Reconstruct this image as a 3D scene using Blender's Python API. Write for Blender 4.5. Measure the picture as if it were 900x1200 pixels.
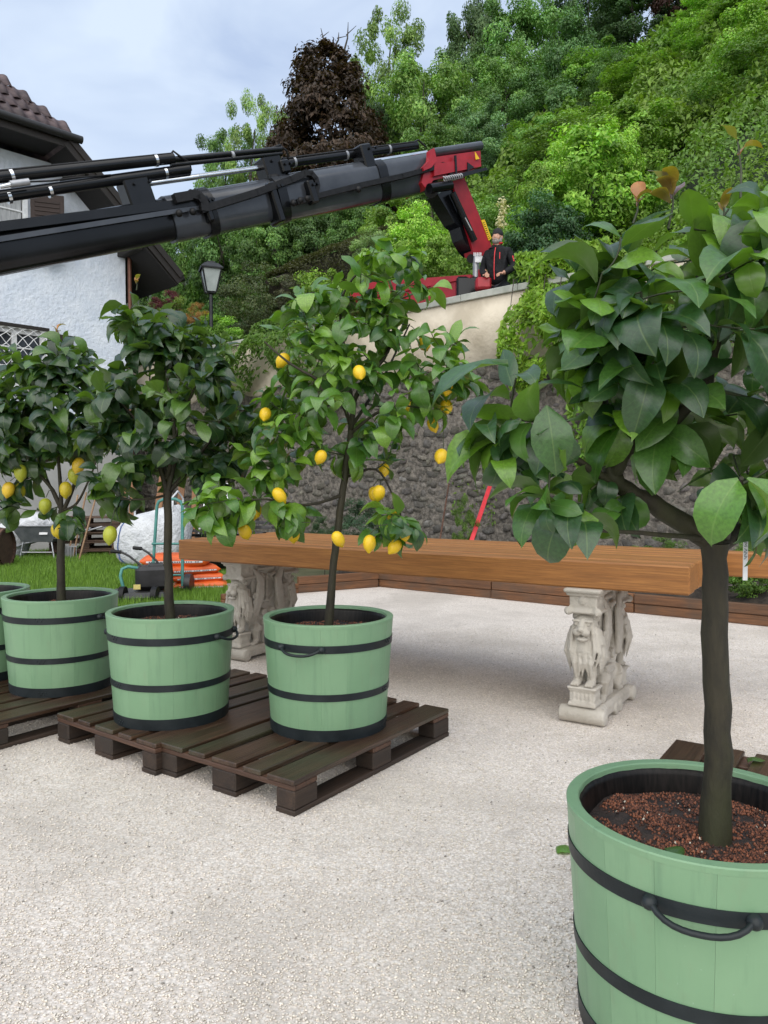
import bpy, bmesh, math, random
import numpy as np
from mathutils import Vector, Matrix, Euler, Quaternion, noise as mnoise

for o in list(bpy.data.objects):
    bpy.data.objects.remove(o)
scene = bpy.context.scene
col = scene.collection
R = math.radians

# ------------------------------------------------------------------ camera
CAM_H = 1.295
PITCH = math.atan(30 / 900)
cam_d = bpy.data.cameras.new('camera')
cam = bpy.data.objects.new('camera', cam_d)
col.objects.link(cam)
cam.location = (0, 0, CAM_H)
cam.rotation_euler = (math.pi / 2 - PITCH, 0, 0)
cam_d.sensor_fit = 'VERTICAL'
cam_d.sensor_height = 36
cam_d.lens = 27
cam_d.clip_start = 0.05
cam_d.clip_end = 2000
scene.camera = cam

# ------------------------------------------------------------------ sky and sun (overcast)
SUN_EL, SUN_AZ = 44, 190         # azimuth measured from +Y towards +X
world = bpy.data.worlds.new('World')
scene.world = world
world.use_nodes = True
wn, wl = world.node_tree.nodes, world.node_tree.links
wn.clear()
w_out = wn.new('ShaderNodeOutputWorld')
w_bg = wn.new('ShaderNodeBackground')
w_sky = wn.new('ShaderNodeTexSky')
w_sky.sky_type = 'NISHITA'
w_sky.sun_disc = False
w_sky.sun_elevation = R(SUN_EL)
w_sky.sun_rotation = R(SUN_AZ)
w_sky.air_density = 1.0
w_sky.dust_density = 1.5
w_tc = wn.new('ShaderNodeTexCoord')
w_map = wn.new('ShaderNodeMapping')
w_map.inputs['Scale'].default_value = (1.0, 1.0, 2.2)
w_map.inputs['Location'].default_value = (0.35, 0.1, 0.0)
w_noise = wn.new('ShaderNodeTexNoise')
w_noise.inputs['Scale'].default_value = 3.4
w_noise.inputs['Detail'].default_value = 5
w_noise.inputs['Roughness'].default_value = 0.5
w_noise.inputs['Distortion'].default_value = 0.5
w_ramp = wn.new('ShaderNodeValToRGB')
w_ramp.color_ramp.elements[0].position = 0.40
w_ramp.color_ramp.elements[0].color = (2.5, 3.05, 4.1, 1)
w_ramp.color_ramp.elements[1].position = 0.60
w_ramp.color_ramp.elements[1].color = (3.7, 4.25, 5.0, 1)
w_mix = wn.new('ShaderNodeMixRGB')
w_mix.inputs['Fac'].default_value = 0.88
wl.new(w_tc.outputs['Generated'], w_map.inputs['Vector'])
wl.new(w_map.outputs['Vector'], w_noise.inputs['Vector'])
wl.new(w_noise.outputs['Fac'], w_ramp.inputs['Fac'])
wl.new(w_sky.outputs['Color'], w_mix.inputs['Color1'])
wl.new(w_ramp.outputs['Color'], w_mix.inputs['Color2'])
wl.new(w_mix.outputs['Color'], w_bg.inputs['Color'])
w_bg.inputs['Strength'].default_value = 0.1
wl.new(w_bg.outputs['Background'], w_out.inputs['Surface'])

sun_d = bpy.data.lights.new('sun', 'SUN')
sun_d.energy = 1.5
sun_d.angle = R(100)
sun_d.color = (1.0, 0.925, 0.80)
sun = bpy.data.objects.new('sun', sun_d)
col.objects.link(sun)
_sd = Vector((math.sin(R(SUN_AZ)) * math.cos(R(SUN_EL)), math.cos(R(SUN_AZ)) * math.cos(R(SUN_EL)), math.sin(R(SUN_EL))))
sun.rotation_euler = _sd.to_track_quat('Z', 'Y').to_euler()

scene.view_settings.view_transform = 'Standard'
scene.view_settings.look = 'None'
scene.view_settings.exposure = 1.12
scene.view_settings.gamma = 1
scene.render.engine = 'CYCLES'
scene.cycles.use_denoising = True
scene.cycles.max_bounces = 6
scene.cycles.transparent_max_bounces = 6
scene.cycles.caustics_reflective = False
scene.cycles.caustics_refractive = False

# ------------------------------------------------------------------ pixel helpers (900 x 1200 photograph)
CAM = Vector((0, 0, CAM_H))
FWD = Vector((0, math.cos(PITCH), -math.sin(PITCH)))
UPV = Vector((0, math.sin(PITCH), math.cos(PITCH)))
RGT = Vector((1, 0, 0))

def ray(x, y):
    return FWD * 900 + RGT * (x - 450) - UPV * (y - 600)
def G(x, y, z=0.0):              # where the pixel meets the level z
    r = ray(x, y)
    return CAM + r * ((z - CAM_H) / r.z)
def D(x, y, Y):                  # the pixel at distance Y
    r = ray(x, y)
    return CAM + r * (Y / r.y)

# ------------------------------------------------------------------ scene helpers
def thing(name, label, cat, loc=(0, 0, 0), rotz=0.0, group=None):
    o = bpy.data.objects.new(name, None)
    o.empty_display_size = 0.1
    col.objects.link(o)
    o.location = loc
    o.rotation_euler = (0, 0, rotz)
    return tag(o, label, cat, group)

def tag(o, label=None, cat=None, group=None, kind=None):
    if label: o['label'] = label
    if cat: o['category'] = cat
    if group: o['group'] = group
    if kind: o['kind'] = kind
    return o

def link_obj(name, mesh, parent=None, mat=None):
    o = bpy.data.objects.new(name, mesh)
    col.objects.link(o)
    if parent is not None:
        o.parent = parent
    if mat is not None and not mesh.materials:
        mesh.materials.append(mat)
    return o

def copy_tree(o, parent=None):
    c = o.copy()
    col.objects.link(c)
    c.parent = parent
    for ch in list(o.children):
        copy_tree(ch, c)
    return c

def basis(xdir, up=(0, 0, 1)):
    x = Vector(xdir).normalized()
    z = Vector(up)
    z = (z - x * z.dot(x))
    if z.length < 1e-5:
        z = Vector((0, 1, 0)) - x * x.y
    z.normalize()
    y = z.cross(x)
    return Matrix((x, y, z)).transposed()

class MB:
    """collects shapes and links them as one mesh object"""
    def __init__(self):
        self.v, self.f, self.s = [], [], []
    def add(self, vs, fs, smooth=False):
        n = len(self.v)
        self.v += [tuple(v) for v in vs]
        self.f += [tuple(i + n for i in f) for f in fs]
        self.s += [smooth] * len(fs)
        return self
    def box(self, c, size, rot=None, bev=0.0, taper=1.0):
        x, y, z = size[0] / 2, size[1] / 2, size[2] / 2
        b = min(bev, x * .9, y * .9, z * .9)
        c = Vector(c)
        if b <= 0:
            vs = [Vector((sx * x, sy * y, sz * z)) for sz in (-1, 1) for sx, sy in ((-1, -1), (1, -1), (1, 1), (-1, 1))]
            if taper != 1.0:
                for v in vs[4:]:
                    v.x *= taper; v.y *= taper
            fs = [(3, 2, 1, 0), (4, 5, 6, 7), (0, 1, 5, 4), (1, 2, 6, 5), (2, 3, 7, 6), (3, 0, 4, 7)]
        else:
            vs, idx = [], {}
            for sx in (-1, 1):
                for sy in (-1, 1):
                    for sz in (-1, 1):
                        for ax in range(3):
                            p = [sx * x, sy * y, sz * z]
                            for k in range(3):
                                if k != ax:
                                    p[k] -= (sx, sy, sz)[k] * b
                            idx[(sx, sy, sz, ax)] = len(vs)
                            vs.append(Vector(p))
            fs = []
            for ax in range(3):
                o1, o2 = [(1, 2), (2, 0), (0, 1)][ax]
                for s in (-1, 1):
                    q = []
                    for a, bb in ((-1, -1), (1, -1), (1, 1), (-1, 1)):
                        k = [0, 0, 0]; k[ax] = s; k[o1] = a; k[o2] = bb
                        q.append(idx[(k[0], k[1], k[2], ax)])
                    fs.append(tuple(q) if s > 0 else tuple(reversed(q)))
            for ax in range(3):                      # edges along ax
                o1, o2 = [(1, 2), (2, 0), (0, 1)][ax]
                for a in (-1, 1):
                    for bb in (-1, 1):
                        k0 = [0, 0, 0]; k0[ax] = -1; k0[o1] = a; k0[o2] = bb
                        k1 = list(k0); k1[ax] = 1
                        q = (idx[(*k0, o1)], idx[(*k1, o1)], idx[(*k1, o2)], idx[(*k0, o2)])
                        fs.append(q if a * bb < 0 else tuple(reversed(q)))
            for sx in (-1, 1):
                for sy in (-1, 1):
                    for sz in (-1, 1):
                        q = (idx[(sx, sy, sz, 0)], idx[(sx, sy, sz, 1)], idx[(sx, sy, sz, 2)])
                        fs.append(q if sx * sy * sz > 0 else tuple(reversed(q)))
        if rot is not None:
            vs = [rot @ v for v in vs]
        return self.add([v + c for v in vs], fs)
    def bar(self, p, q, w, h, up=(0, 0, 1), bev=0.0):
        p, q = Vector(p), Vector(q)
        return self.box((p + q) / 2, ((q - p).length, w, h), basis(q - p, up), bev)
    def tube(self, path, rad, n=10, cap=True, smooth=True, squash=1.0):
        pts = [Vector(p) for p in path]
        m = len(pts)
        rr = list(rad) if hasattr(rad, '__len__') else [rad] * m
        ref = Vector((0, 0, 1))
        d0 = (pts[1] - pts[0]).normalized()
        if abs(d0.z) > .9: ref = Vector((1, 0, 0))
        u = (ref - d0 * ref.dot(d0)).normalized()
        vs, fs = [], []
        for i in range(m):
            d = (pts[min(i + 1, m - 1)] - pts[max(i - 1, 0)])
            if d.length < 1e-9: d = d0
            d = d.normalized()
            u = (u - d * u.dot(d))
            if u.length < 1e-6: u = Vector((1, 0, 0)) - d * d.x
            u.normalize()
            w = d.cross(u)
            for k in range(n):
                a = 2 * math.pi * k / n
                vs.append(pts[i] + (u * math.cos(a) + w * math.sin(a) * squash) * rr[i])
        for i in range(m - 1):
            for k in range(n):
                k2 = (k + 1) % n
                fs.append((i * n + k, i * n + k2, (i + 1) * n + k2, (i + 1) * n + k))
        self.add(vs, fs, smooth)
        if cap:
            self.add(vs[:n], [tuple(reversed(range(n)))])
            self.add(vs[-n:], [tuple(range(n))])
        return self
    def lathe(self, prof, n=32, c=(0, 0, 0), smooth=True, a0=0.0, a1=2 * math.pi, axis=None):
        full = abs(a1 - a0 - 2 * math.pi) < 1e-6
        k = n if full else n + 1
        c = Vector(c)
        vs, fs = [], []
        for r, z in prof:
            for i in range(k):
                a = a0 + (a1 - a0) * i / n
                p = Vector((r * math.cos(a), r * math.sin(a), z))
                if axis is not None: p = axis @ p
                vs.append(c + p)
        for j in range(len(prof) - 1):
            for i in range(n):
                i2 = (i + 1) % k
                fs.append((j * k + i, j * k + i2, (j + 1) * k + i2, (j + 1) * k + i))
        return self.add(vs, fs, smooth)
    def prism(self, poly, p0, p1, smooth=False):
        """poly: list of 3D points at one end (around p0 as given), swept by p1-p0"""
        d = Vector(p1) - Vector(p0)
        n = len(poly)
        vs = [Vector(p) for p in poly] + [Vector(p) + d for p in poly]
        fs = [(i, (i + 1) % n, n + (i + 1) % n, n + i) for i in range(n)]
        fs += [tuple(reversed(range(n))), tuple(range(n, 2 * n))]
        return self.add(vs, fs, smooth)
    def ell(self, c, r, rot=None, n=12, m=8):
        c = Vector(c)
        vs, fs = [], []
        for j in range(m + 1):
            t = math.pi * j / m
            for i in range(n):
                a = 2 * math.pi * i / n
                p = Vector((r[0] * math.sin(t) * math.cos(a), r[1] * math.sin(t) * math.sin(a), r[2] * math.cos(t)))
                if rot is not None: p = rot @ p
                vs.append(c + p)
        for j in range(m):
            for i in range(n):
                i2 = (i + 1) % n
                fs.append((j * n + i, (j + 1) * n + i, (j + 1) * n + i2, j * n + i2))
        return self.add(vs, fs, True)
    def mesh(self, name):
        me = bpy.data.meshes.new(name)
        me.from_pydata(self.v, [], self.f)
        me.polygons.foreach_set('use_smooth', self.s)
        me.validate()
        bm = bmesh.new(); bm.from_mesh(me)
        bmesh.ops.recalc_face_normals(bm, faces=bm.faces)
        bm.to_mesh(me); bm.free()
        me.update()
        return me
    def build(self, name, mat, parent=None, world=False):
        """world=True: coordinates are world ones and the parent is an unrotated Empty"""
        if world and parent is not None:
            off = Vector(parent.location)
            pp = parent.parent
            while pp is not None:
                off += Vector(pp.location); pp = pp.parent
            self.v = [(v[0] - off.x, v[1] - off.y, v[2] - off.z) for v in self.v]
        return link_obj(name, self.mesh(name), parent, mat)

def np_mesh(name, verts, faces, cols=None, smooth=False, uv=None):
    """verts (N,3), faces (M,k) numpy arrays"""
    me = bpy.data.meshes.new(name)
    k = faces.shape[1]
    me.vertices.add(len(verts))
    me.vertices.foreach_set('co', np.ascontiguousarray(verts, dtype=np.float32).ravel())
    me.loops.add(faces.size)
    me.loops.foreach_set('vertex_index', np.ascontiguousarray(faces, dtype=np.int32).ravel())
    me.polygons.add(len(faces))
    me.polygons.foreach_set('loop_start', np.arange(0, faces.size, k, dtype=np.int32))
    if smooth:
        me.polygons.foreach_set('use_smooth', np.ones(len(faces), dtype=bool))
    if cols is not None:
        a = me.color_attributes.new('Col', 'FLOAT_COLOR', 'POINT')
        c4 = np.ones((len(verts), 4), dtype=np.float32); c4[:, :3] = cols
        a.data.foreach_set('color', c4.ravel())
    me.update(calc_edges=True)
    me.validate()
    return me

# ------------------------------------------------------------------ materials
def new_mat(name):
    m = bpy.data.materials.new(name)
    m.use_nodes = True
    nt = m.node_tree
    b = nt.nodes['Principled BSDF']
    return m, nt, b

def node(nt, t, **kw):
    n = nt.nodes.new(t)
    for k, v in kw.items():
        if k in n.inputs: n.inputs[k].default_value = v
        else: setattr(n, k, v)
    return n

def ramp(nt, fac, stops):
    r = nt.nodes.new('ShaderNodeValToRGB')
    e = r.color_ramp.elements
    while len(e) > 1: e.remove(e[-1])
    e[0].position, e[0].color = stops[0][0], (*stops[0][1], 1)
    for p, c in stops[1:]:
        k = e.new(p); k.color = (*c, 1)
    nt.links.new(fac, r.inputs['Fac'])
    return r.outputs['Color']

def mixc(nt, a, b, fac, mode='MIX'):
    m = nt.nodes.new('ShaderNodeMixRGB'); m.blend_type = mode
    for s, v in (('Color1', a), ('Color2', b), ('Fac', fac)):
        if hasattr(v, 'links') or hasattr(v, 'is_linked'): nt.links.new(v, m.inputs[s])
        else: m.inputs[s].default_value = (*v, 1) if s != 'Fac' else v
    return m.outputs['Color']

def coords(nt, scale=(1, 1, 1), kind='Object', rnd=False):
    tc = nt.nodes.new('ShaderNodeTexCoord')
    mp = nt.nodes.new('ShaderNodeMapping')
    mp.inputs['Scale'].default_value = scale
    nt.links.new(tc.outputs[kind], mp.inputs['Vector'])
    if rnd:
        oi = nt.nodes.new('ShaderNodeObjectInfo')
        mu = nt.nodes.new('ShaderNodeMath'); mu.operation = 'MULTIPLY'; mu.inputs[1].default_value = 37.0
        nt.links.new(oi.outputs['Random'], mu.inputs[0])
        nt.links.new(mu.outputs[0], mp.inputs['Location'])
    return mp.outputs['Vector']

def noise(nt, vec, scale, detail=4, rough=.55, dist=0.0):
    n = nt.nodes.new('ShaderNodeTexNoise')
    n.inputs['Scale'].default_value = scale
    n.inputs['Detail'].default_value = detail
    n.inputs['Roughness'].default_value = rough
    n.inputs['Distortion'].default_value = dist
    if vec is not None: nt.links.new(vec, n.inputs['Vector'])
    return n.outputs['Fac']

def bump(nt, b, height, strength, dist=0.01, prev=None):
    n = nt.nodes.new('ShaderNodeBump')
    n.inputs['Strength'].default_value = strength
    n.inputs['Distance'].default_value = dist
    nt.links.new(height, n.inputs['Height'])
    if prev is not None: nt.links.new(prev, n.inputs['Normal'])
    nt.links.new(n.outputs['Normal'], b.inputs['Normal'])
    return n.outputs['Normal']

def pmat(name, c1, c2, scale=5, rough=.6, bscale=None, bstr=.2, bdist=.005, stretch=(1, 1, 1), metallic=0.0,
         detail=5, rnd=True, var=.0, lo=.35, hi=.65, spec=.5, coat=0.0):
    m, nt, b = new_mat(name)
    v = coords(nt, stretch, rnd=rnd)
    c = ramp(nt, noise(nt, v, scale, detail), [(lo, c1), (hi, c2)])
    if var > 0:
        oi = nt.nodes.new('ShaderNodeObjectInfo')
        hs = nt.nodes.new('ShaderNodeHueSaturation')
        mr = nt.nodes.new('ShaderNodeMapRange')
        mr.inputs['To Min'].default_value = 1 - var; mr.inputs['To Max'].default_value = 1 + var
        nt.links.new(oi.outputs['Random'], mr.inputs['Value'])
        nt.links.new(mr.outputs[0], hs.inputs['Value'])
        nt.links.new(c, hs.inputs['Color'])
        c = hs.outputs['Color']
    nt.links.new(c, b.inputs['Base Color'])
    b.inputs['Roughness'].default_value = rough
    b.inputs['Metallic'].default_value = metallic
    b.inputs['Specular IOR Level'].default_value = spec
    b.inputs['Coat Weight'].default_value = coat
    if bscale:
        bump(nt, b, noise(nt, v, bscale, 5), bstr, bdist)
    return m

def wood_mat(name, dark, light, rough=.6, grain=1.0, wet=None, var=.15, bstr=.35):
    """grain along local x"""
    m, nt, b = new_mat(name)
    v = coords(nt, (1.2 * grain, 22 * grain, 22 * grain), rnd=True)
    n1 = noise(nt, v, 1.6, 6, .6, .6)
    v2 = coords(nt, (2, 60, 60), rnd=True)
    n2 = noise(nt, v2, 2.0, 4, .7)
    c = ramp(nt, n1, [(.25, dark), (.75, light)])
    c = mixc(nt, c, tuple(x * .55 for x in dark), ramp(nt, n2, [(.42, (.55, .55, .55)), (.6, (0, 0, 0))]))
    oi = nt.nodes.new('ShaderNodeObjectInfo')
    hs = nt.nodes.new('ShaderNodeHueSaturation')
    mr = nt.nodes.new('ShaderNodeMapRange')
    mr.inputs['To Min'].default_value = 1 - var; mr.inputs['To Max'].default_value = 1 + var
    nt.links.new(oi.outputs['Random'], mr.inputs['Value'])
    nt.links.new(mr.outputs[0], hs.inputs['Value'])
    nt.links.new(c, hs.inputs['Color'])
    c = hs.outputs['Color']
    if wet is not None:          # patches of another tone (algae, damp)
        v3 = coords(nt, (1, 1, 1), rnd=True)
        f = ramp(nt, noise(nt, v3, 3.0, 4), [(.45, (0, 0, 0)), (.7, (.75, .75, .75))])
        c = mixc(nt, c, wet, f)
    nt.links.new(c, b.inputs['Base Color'])
    b.inputs['Roughness'].default_value = rough
    bump(nt, b, n2, bstr, .004)
    return m

def plain(name, c, rough=.5, metallic=0.0, spec=.5):
    return pmat(name, tuple(x * .88 for x in c), tuple(min(1, x * 1.1) for x in c), 14, rough, 60, .05, .002, metallic=metallic, spec=spec)
# ================================================================== layout frames
T_DIR = Vector((-.817, .577, 0)).normalized()      # along the table, leftwards and away
T_NRM = Vector((.577, .817, 0)).normalized()
A_W = Vector((-.75, .66, 0)).normalized()          # along the retaining wall
N_W = Vector((.66, .75, 0)).normalized()           # away from the yard
W_D = 9.68                                         # wall face distance along N_W
W_TOP = 4.21
TERR = 3.62

def wpt(s, d, z):                                  # wall frame: s along, d behind the face
    return A_W * s + N_W * (W_D + d) + Vector((0, 0, z))

def hill(x, y):
    d = N_W.x * x + N_W.y * y - W_D
    s = A_W.x * x + A_W.y * y
    k = .92 - .27 * min(1, max(0, (s - 8) / 16))
    a = max(0, d - 3.2 - 1.4 * min(1, max(0, (s - 4) / 6)))
    z = TERR + k * a
    if a > 45: z = TERR + k * (45 + (a - 45) * .15)
    n = mnoise.noise(Vector((x * .18, y * .18, 3.1))) * .7 + mnoise.noise(Vector((x * .5, y * .5, 7.7))) * .25
    return z + n * min(1, a / 3)

# ---------------- ground
m_ground = pmat('ground_soil', (.05, .06, .025), (.10, .10, .05), 2.0, .95, 9, .4, .05, rnd=False)
MB().add([(-400, -60, -.03), (400, -60, -.03), (400, 700, -.03), (-400, 700, -.03)], [(0, 1, 2, 3)]).build('ground', m_ground)
tag(bpy.data.objects['ground'], kind='structure')

# ---------------- gravel yard
m_gr, nt, b = new_mat('gravel')
v = coords(nt, (1, 1, 1))
vo = node(nt, 'ShaderNodeTexVoronoi', Scale=120.0); nt.links.new(v, vo.inputs['Vector'])
vo2 = node(nt, 'ShaderNodeTexVoronoi', Scale=70.0); nt.links.new(v, vo2.inputs['Vector'])
sep = nt.nodes.new('ShaderNodeSeparateColor'); nt.links.new(vo.outputs['Color'], sep.inputs['Color'])
c = ramp(nt, sep.outputs['Red'], [(0, (.58, .515, .455)), (.4, (.71, .645, .58)), (.8, (.79, .73, .67)), (1, (.85, .80, .745))])
edge = ramp(nt, vo.outputs['Distance'], [(.30, (0, 0, 0)), (.75, (.55, .55, .55))])
c = mixc(nt, c, (.42, .385, .35), edge)
big = ramp(nt, noise(nt, v, .9, 6, .6, .4), [(.47, (0, 0, 0)), (.62, (.5, .5, .5))])
c = mixc(nt, c, (.40, .36, .315), big)
wetf = ramp(nt, noise(nt, coords(nt, (1, 1, 1)), 5.0, 5, .7), [(.56, (0, 0, 0)), (.70, (.4, .4, .4))])
c = mixc(nt, c, (.36, .325, .29), wetf)
nt.links.new(c, b.inputs['Base Color'])
b.inputs['Roughness'].default_value = .85
h = mixc(nt, vo.outputs['Distance'], vo2.outputs['Distance'], .5)
nb = bump(nt, b, h, .6, -.006)
bump(nt, b, noise(nt, v, 9, 6, .65), .35, .02, nb)

# outline of the gravel: past the camera, up to the timber edging, to the lawn
EDGE_N = 7.72
def edge_pt(x):                                    # on the timber line
    # T_NRM . p = EDGE_N
    return Vector((x, (EDGE_N - T_NRM.x * x) / T_NRM.y, 0))
E_R = edge_pt(5.2)
E_L = edge_pt(-.25) + T_NRM * .32
BED_L = G(348, 695); BED_L = Vector((BED_L.x, BED_L.y, 0))
gpoly = [(-9, -4), (9, -4), (9, 4.6), (E_R.x, E_R.y), (E_L.x, E_L.y), (BED_L.x, BED_L.y), (-1.75, 8.35), (-3.2, 7.7), (-9, 6.9)]
gv = [(x, y, 0.0) for x, y in gpoly]
MB().add(gv, [tuple(range(len(gv)))]).build('gravel_yard', m_gr)
tag(bpy.data.objects['gravel_yard'], kind='structure')

# loose chippings lying on the near gravel
rng = np.random.default_rng(5)
N = 110000
base = np.array([(1, 0, 0), (-1, 0, 0), (0, 1, 0), (0, -1, 0), (0, 0, 1), (0, 0, -1)], float)
bf = np.array([(0, 2, 4), (2, 1, 4), (1, 3, 4), (3, 0, 4), (2, 0, 5), (1, 2, 5), (3, 1, 5), (0, 3, 5)])
Yd = 1.3 + 5.7 * rng.random(N) ** 1.7
Xd = (rng.random(N) - .5) * 2 * (Yd * .56 + .1)
sz = rng.gamma(4, .00055, N) + .0011
sz = np.clip(sz, .0014, .0058)
jit = 1 + .45 * (rng.random((N, 6, 1)) - .5)
th = rng.random(N) * 6.283
vv = base[None] * jit * sz[:, None, None] * np.array([1.15, .85, .6])
ct, st = np.cos(th)[:, None], np.sin(th)[:, None]
vx = vv[..., 0] * ct - vv[..., 1] * st; vy = vv[..., 0] * st + vv[..., 1] * ct
tl = (rng.random(N) - .5)[:, None] * 1.0
vz = vv[..., 2] + vx * tl
P3 = np.stack([vx + Xd[:, None], vy + Yd[:, None], vz + sz[:, None] * .25 + .001], -1).reshape(-1, 3)
F3 = (bf[None] + (np.arange(N) * 6)[:, None, None]).reshape(-1, 3)
tone = np.clip(.71 + .075 * rng.standard_normal(N), .3, .85)
tone[rng.random(N) < .012] *= .35
cc = np.stack([tone, tone * .918, tone * .835 * (1 - .06 * rng.random(N))], -1)
m_chip, nt, b = new_mat('gravel_chips')
at = node(nt, 'ShaderNodeVertexColor', layer_name='Col')
nt.links.new(at.outputs['Color'], b.inputs['Base Color']); b.inputs['Roughness'].default_value = .85
o = link_obj('gravel_chips', np_mesh('gravel_chips', P3, F3, np.repeat(cc, 6, 0)), None, m_chip)
tag(o, 'loose pale limestone chippings strewn over the gravel yard', 'gravel', kind='stuff')

# ---------------- lawn
m_lawn = pmat('lawn_turf', (.035, .07, .012), (.07, .13, .025), 6, .9, 40, .5, .02, rnd=False)
lpoly = [(-9, 6.9), (-3.2, 7.7), (-1.75, 8.35), (BED_L.x, BED_L.y), (-1.6, 10.6), (-3.5, 13.6), (-5.4, 15.6), (-14, 9.5)]
MB().add([(x, y, .004) for x, y in lpoly], [tuple(range(len(lpoly)))]).build('lawn', m_lawn)
tag(bpy.data.objects['lawn'], kind='structure')

def in_poly(px, py, poly):
    ins = np.zeros(len(px), bool)
    j = len(poly) - 1
    for i in range(len(poly)):
        xi, yi = poly[i]; xj, yj = poly[j]
        cnd = ((yi > py) != (yj > py)) & (px < (xj - xi) * (py - yi) / (yj - yi + 1e-12) + xi)
        ins ^= cnd; j = i
    return ins

def blades(name, px, py, pz, hmin, hmax, wid, c_lo, c_hi, mat, label, cat, seed):
    r = np.random.default_rng(seed); n = len(px)
    hgt = hmin + (hmax - hmin) * r.random(n)
    a = r.random(n) * 6.283; ln = .5 * r.random(n) * hgt; la = r.random(n) * 6.283
    dx, dy = np.cos(a) * wid / 2, np.sin(a) * wid / 2
    p0 = np.stack([px - dx, py - dy, pz], -1); p1 = np.stack([px + dx, py + dy, pz], -1)
    p2 = np.stack([px + np.cos(la) * ln, py + np.sin(la) * ln, pz + hgt], -1)
    V = np.stack([p0, p1, p2], 1).reshape(-1, 3)
    Fc = np.arange(n * 3).reshape(-1, 3)
    t = r.random((n, 1)); cl = np.array(c_lo) * (1 - t) + np.array(c_hi) * t
    o = link_obj(name, np_mesh(name, V, Fc, np.repeat(cl, 3, 0)), None, mat)
    return tag(o, label, cat, kind='stuff')

m_grass, nt, b = new_mat('grass_blades')
at = node(nt, 'ShaderNodeVertexColor', layer_name='Col')
nt.links.new(at.outputs['Color'], b.inputs['Base Color']); b.inputs['Roughness'].default_value = .55
r = np.random.default_rng(9)
qx = -9 + 8.5 * r.random(260000); qy = 6.9 + 9 * r.random(260000)
k = in_poly(qx, qy, lpoly)
qx, qy = qx[k], qy[k]
blades('lawn_grass', qx, qy, np.full(len(qx), .004), .05, .13, .012, (.07, .16, .012), (.20, .36, .035), m_grass,
       'bright green lawn grass between gravel yard and house', 'grass', 3)

# ---------------- planting bed soil in front of the wall
m_soil = pmat('bed_soil', (.012, .009, .007), (.05, .038, .028), 9, .9, 30, .9, .03, rnd=False)
nx, ny = 60, 16
vs, fs = [], []
for i in range(nx + 1):
    for j in range(ny + 1):
        s, t = i / nx, j / ny
        f0 = E_R.lerp(E_L, s / .8) if s < .8 else E_L.lerp(BED_L, (s - .8) / .2)
        k = f0.dot(A_W)
        f1 = wpt(k, .05, 0)
        p = f0.lerp(f1, t)
        z = .10 + .22 * math.sin(math.pi * min(1, t * 1.3)) ** 1.0 * (.6 + .4 * math.sin(i * .9)) + .05 * mnoise.noise(Vector((p.x * 3, p.y * 3, 0)))
        vs.append((p.x, p.y, z if j else .06))
for i in range(nx):
    for j in range(ny):
        a = i * (ny + 1) + j
        fs.append((a, a + 1, a + ny + 2, a + ny + 1))
MB().add(vs, fs, True).build('planting_bed', m_soil)
tag(bpy.data.objects['planting_bed'], kind='structure')

# ---------------- timber edging
m_sleeper = wood_mat('larch_sleeper', (.10, .042, .016), (.27, .12, .05), .6, .8, wet=(.07, .05, .035))
def sleeper_run(p, q, label, n, h=.2, group=None):
    t = thing('timber_edging', label, 'timber edging', ((p + q) / 2))
    L = (q - p).length; d = (q - p).normalized()
    for row in range(2):
        for i in range(n):
            a = p + d * (L * i / n + .004); e = p + d * (L * (i + 1) / n - .004)
            off = Vector((T_NRM.x, T_NRM.y, 0)) * (.012 * ((i + row) % 2))
            me = MB().box((0, 0, 0), ((e - a).length, .06, h / 2 - .004), None, .006).mesh('board')
            o = link_obj('board', me, t, m_sleeper)
            o.matrix_basis = Matrix.Translation((a + e) / 2 + off + Vector((0, 0, h / 4 + row * h / 2)) - Vector(t.location)) @ basis(d).to_4x4()
    return t
sleeper_run(E_R, E_L, 'long brown timber board edging holding the planting bed below the wall', 4)
sleeper_run(E_L - T_NRM * .03, BED_L, 'short brown timber edging turning the corner of the planting bed', 1)
sleeper_run(BED_L, BED_L + Vector((-.72, -.95, 0)) , 'low timber edging running from the bed corner past the lawn', 1, .12)

# ---------------- retaining wall
m_plaster = pmat('lime_plaster', (.52, .455, .35), (.72, .645, .52), 2.5, .9, 18, .5, .02, rnd=False)
m_mortar = pmat('old_mortar', (.085, .077, .066), (.24, .215, .185), 14, .95, 22, 1.0, .04, rnd=False)
m_coping = pmat('coping_stone', (.30, .32, .28), (.46, .47, .43), 4, .8, 30, .3, .01, rnd=False)
S0, S1 = -1.5, 17.5
wall = thing('retaining_wall', 'tall garden retaining wall of rough dark rubble with beige plaster parapet', 'retaining wall', wpt((S0 + S1) / 2, .25, 0))
PL_Z = 3.22
def wbox(s0, s1, d0, d1, z0, z1, bev=0):
    mb = MB(); mb.box(wpt((s0 + s1) / 2, (d0 + d1) / 2, (z0 + z1) / 2), (abs(s1 - s0), abs(d1 - d0), z1 - z0), basis(A_W), bev)
    return mb
wbox(S0, S1, .06, .5, -.02, PL_Z).build('mortar_core', m_mortar, wall, True)
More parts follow.
